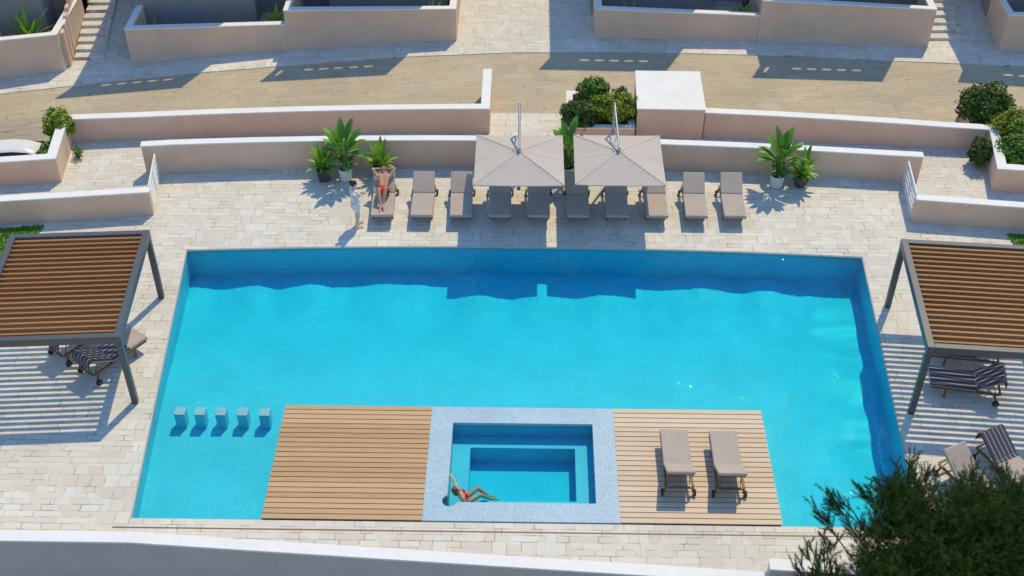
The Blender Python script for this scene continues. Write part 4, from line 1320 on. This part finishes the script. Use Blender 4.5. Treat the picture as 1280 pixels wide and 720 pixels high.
def figure(root, J, female, hair, hairstyle, skin='skin'):
    """J: joints in root space. One continuous body; hair and eyes are children"""
    V = {k: Vector(p) for k, p in J.items()}
    mb = MB()
    f = 0.92 if female else 1.0
    side = (V['shR'] - V['shL']).normalized()
    # torso
    hipc = (V['hipL'] + V['hipR']) / 2; shc = (V['shL'] + V['shR']) / 2
    for s in ('L', 'R'):
        cap_(mb, V['hip' + s], V['hip' + s].lerp(hipc, .3) + (shc - hipc) * .2, .105 * f, .095 * f)
        cap_(mb, hipc.lerp(V['hip' + s], .45) + (shc - hipc) * .2, hipc.lerp(V['sh' + s], .45) + (shc - hipc) * .55, .085 * f, .095 * f)
        cap_(mb, hipc.lerp(V['sh' + s], .45) + (shc - hipc) * .5, shc.lerp(V['sh' + s], .55) - (shc - hipc) * .08, .095 * f, .085 * f)
        cap_(mb, shc, V['sh' + s], .07 * f, .058 * f)
    fwd = V['face'].normalized()
    if female:
        ch = shc - (shc - hipc) * .28
        tf_ = V.get('chest', fwd).normalized()
        for s in (-1, 1): mb.ball(ch + side * .075 * s + tf_ * .085, .062, 12, 8)
    # neck and head
    hd = V['head']; up_h = (hd - shc).normalized()
    cap_(mb, shc, hd - up_h * .06, .05 * f, .048 * f)
    q = Matrix((side, fwd, up_h)).transposed().to_4x4()
    hm = Matrix.Translation(hd) @ q
    mb.ball((0, 0, 0.02), (.074, .092, .098), 16, 12, hm)
    mb.ball((0, .030, -.055), (.052, .055, .055), 12, 8, hm)
    mb.ball((0, .092, -.012), (.013, .020, .024), 8, 6, hm)         # nose
    mb.ball((0, .080, -.058), (.024, .010, .010), 8, 6, hm)          # lips
    for s in (-1, 1): mb.ball((.076 * s, 0, -.005), (.012, .02, .03), 8, 6, hm)   # ears
    for s in ('L', 'R'):
        cap_(mb, V['sh' + s], V['el' + s], .050 * f, .040 * f)
        cap_(mb, V['el' + s], V['wr' + s], .041 * f, .028 * f)
        d = V['wr' + s] - V['el' + s]
        hd_dir = V.get('hd' + s, d)
        hand(mb, V['wr' + s], hd_dir, V.get('hu' + s, fwd * -1), .95, .6, 1 if s == 'R' else -1)
        cap_(mb, V['hip' + s], V['kn' + s], .092 * f, .060 * f)
        kn, an = V['kn' + s], V['an' + s]
        cap_(mb, kn, kn.lerp(an, .35), .058 * f, .062 * f); cap_(mb, kn.lerp(an, .35), an, .06 * f, .040 * f)
        fd = V['ft' + s].normalized()
        cap_(mb, an, an + fd * .05, .042 * f, .042 * f); cap_(mb, an + fd * -.03, an + fd * .17, .038 * f, .026 * f)
        for k in range(3): cap_(mb, an + fd * .15, an + fd * .205 + fd.cross(up_h if abs(fd.dot(up_h)) < .9 else side) * (k - 1) * .026, .018, .013)
    body = remeshed(mb, "body", M[skin], root, 0.0095)
    for s in (-1, 1):
        MB().ball((.031 * s, .084, .018), (.013, .009, .009), 10, 6, hm).build("eye", M['eye'], root, smooth=True)
    hb_ = MB()
    hb_.ball((0, -.018, .04), (.086, .094, .094), 16, 12, hm)
    if hairstyle == 'bun':
        hb_.ball((0, -.105, .085), .058, 12, 8, hm); hb_.ball((0, -.05, .0), (.08, .07, .08), 12, 8, hm)
    elif hairstyle == 'long':
        hb_.ball((0, -.06, -.02), (.088, .075, .11), 14, 10, hm); hb_.ball((0, -.09, -.12), (.075, .05, .10), 12, 8, hm)
    else:
        hb_.ball((0, -.03, .03), (.092, .095, .095), 14, 10, hm); hb_.ball((0, .03, .085), (.075, .07, .04), 12, 8, hm)
    remeshed(hb_, "hair", hair, root, 0.012)
    return V, hipc, shc, hm

# the woman standing by the lounger
p = thing("person", "woman in a short white dress standing beside the reclining man, one hand on her hip", "person", (-5.03, 29.53, 0), R(-62))
J = dict(anL=(-.07, .02, .07), anR=(.10, -.06, .07), knL=(-.085, .05, .46), knR=(.10, .02, .46), hipL=(-.085, 0, .86), hipR=(.085, 0, .87),
         shL=(-.165, -.01, 1.33), shR=(.165, -.02, 1.34), elL=(-.24, .06, 1.06), wrL=(-.10, .24, 1.08), elR=(.34, -.22, 1.12), wrR=(.20, -.02, .98),
         head=(0, .02, 1.53), face=(.15, 1, -.1), ftL=(-.1, 1, -.12), ftR=(.25, 1, -.12), hdL=(.6, .5, .1), hdR=(-.55, .6, -.25), chest=(0, 1, 0))
V, hc, sc_, hm = figure(p, J, True, M['hair_dark'], 'bun', 'skin_pale')
d = MB()
for s in ('L', 'R'):
    cap_(d, V['hip' + s] - Vector((0, 0, .16)), V['hip' + s], .122, .117)
    cap_(d, V['hip' + s].lerp(hc, .3), hc.lerp(V['sh' + s], .5) + Vector((0, 0, .16)), .108, .098)
    cap_(d, hc.lerp(V['sh' + s], .5) + Vector((0, 0, .2)), sc_.lerp(V['sh' + s], .55) - Vector((0, 0, .05)), .104, .088)
    cap_(d, V['sh' + s].lerp(sc_, .4), V['sh' + s].lerp(V['el' + s], .25), .075, .064)
for s in (-1, 1): d.ball(sc_ - (sc_ - hc) * .28 + Vector((.075 * s, .088, 0)), .070, 12, 8)
remeshed(d, "dress", M['dress'], p, 0.012)

# the man on the first lounger (built in lounger space)
p = thing("person", "man in red shorts reclining on a lounger with his hands behind his head", "person", lp.location, lp.rotation_euler.z)
ca, sa = math.cos(TH), math.sin(TH)
bk = lambda u, h: Vector((0, 1.13 + u * ca - (h + .09) * sa, .388 + u * sa + (h + .09) * ca))
shc = bk(.50, .10)
J = dict(hipL=(.09, 1.02, .575), hipR=(-.09, 1.02, .575), knL=(.10, .66, .93), knR=(-.10, .63, .90), anL=(.03, .36, .54), anR=(-.045, .30, .515),
         shL=(.19, shc.y, shc.z), shR=(-.19, shc.y, shc.z), elL=(.34, shc.y + .17, shc.z + .16), elR=(-.34, shc.y + .17, shc.z + .16),
         wrL=(.12, shc.y + .30, shc.z + .07), wrR=(-.12, shc.y + .30, shc.z + .07), head=(0, shc.y + .19, shc.z + .20), face=(0, -.85, .5),
         ftL=(.1, -1, -.25), ftR=(-.1, -1, -.2), hdL=(-.9, .1, 0), hdR=(.9, .1, 0), chest=(0, -.5, .85))
V, hc, sc_, hm = figure(p, J, False, M['hair_dark'], 'short')
d = MB()
for s in ('L', 'R'):
    cap_(d, V['hip' + s], V['hip' + s].lerp(V['kn' + s], .5), .122, .105)
    cap_(d, V['hip' + s], V['hip' + s].lerp(hc, .4) + (sc_ - hc) * .18, .118, .112)
remeshed(d, "shorts", M['red'], p, 0.012)

# the bather in the spa
p = thing("person", "woman in a red bikini sitting in the spa corner with one arm along the rim", "person", (-1.45, 19.18, 0.0))
p.scale = (0.93, 0.93, 0.97)
J = dict(hipL=(.10, .15, -.33), hipR=(.14, -.02, -.33), knL=(.42, .40, -.25), knR=(.50, .20, -.28), anL=(.68, .34, -.46), anR=(.76, .26, -.50),
         shL=(-.09, .04, .09), shR=(.07, -.22, .07), elL=(-.16, .26, .12), wrL=(-.25, .47, .08), elR=(.16, -.30, -.12), wrR=(.28, -.20, -.28),
         head=(-.09, -.15, .28), face=(.85, .45, .1), ftL=(.95, -.1, -.2), ftR=(.95, .1, -.2), hdL=(-.35, .9, -.1), hdR=(.8, .5, -.2), huL=(0, 0, 1), huR=(0, 0, 1), chest=(.75, .55, .35))
V, hc, sc_, hm = figure(p, J, True, M['hair_brown'], 'long')
side = (V['shR'] - V['shL']).normalized(); cf = V['chest'].normalized()
d = MB()
ch = sc_ - (sc_ - hc) * .28
for s in (-1, 1):
    d.ball(ch + side * .075 * s + cf * .088, .068, 12, 8)
d.tube(ch + side * .17 - cf * .0, ch + side * .10 + cf * .10, .02, .02, 8); d.tube(ch - side * .17, ch - side * .10 + cf * .10, .02, .02, 8); d.tube(ch + side * .1 + cf * .11, ch - side * .1 + cf * .11, .022, .022, 8)
remeshed(d, "bikini_top", M['red'], p, 0.012)
d = MB()
for s in ('L', 'R'): cap_(d, V['hip' + s].lerp(hc, .2), V['hip' + s].lerp(hc, .5) + (sc_ - hc) * .10, .112, .102)
remeshed(d, "bikini_bottom", M['red'], p, 0.012)
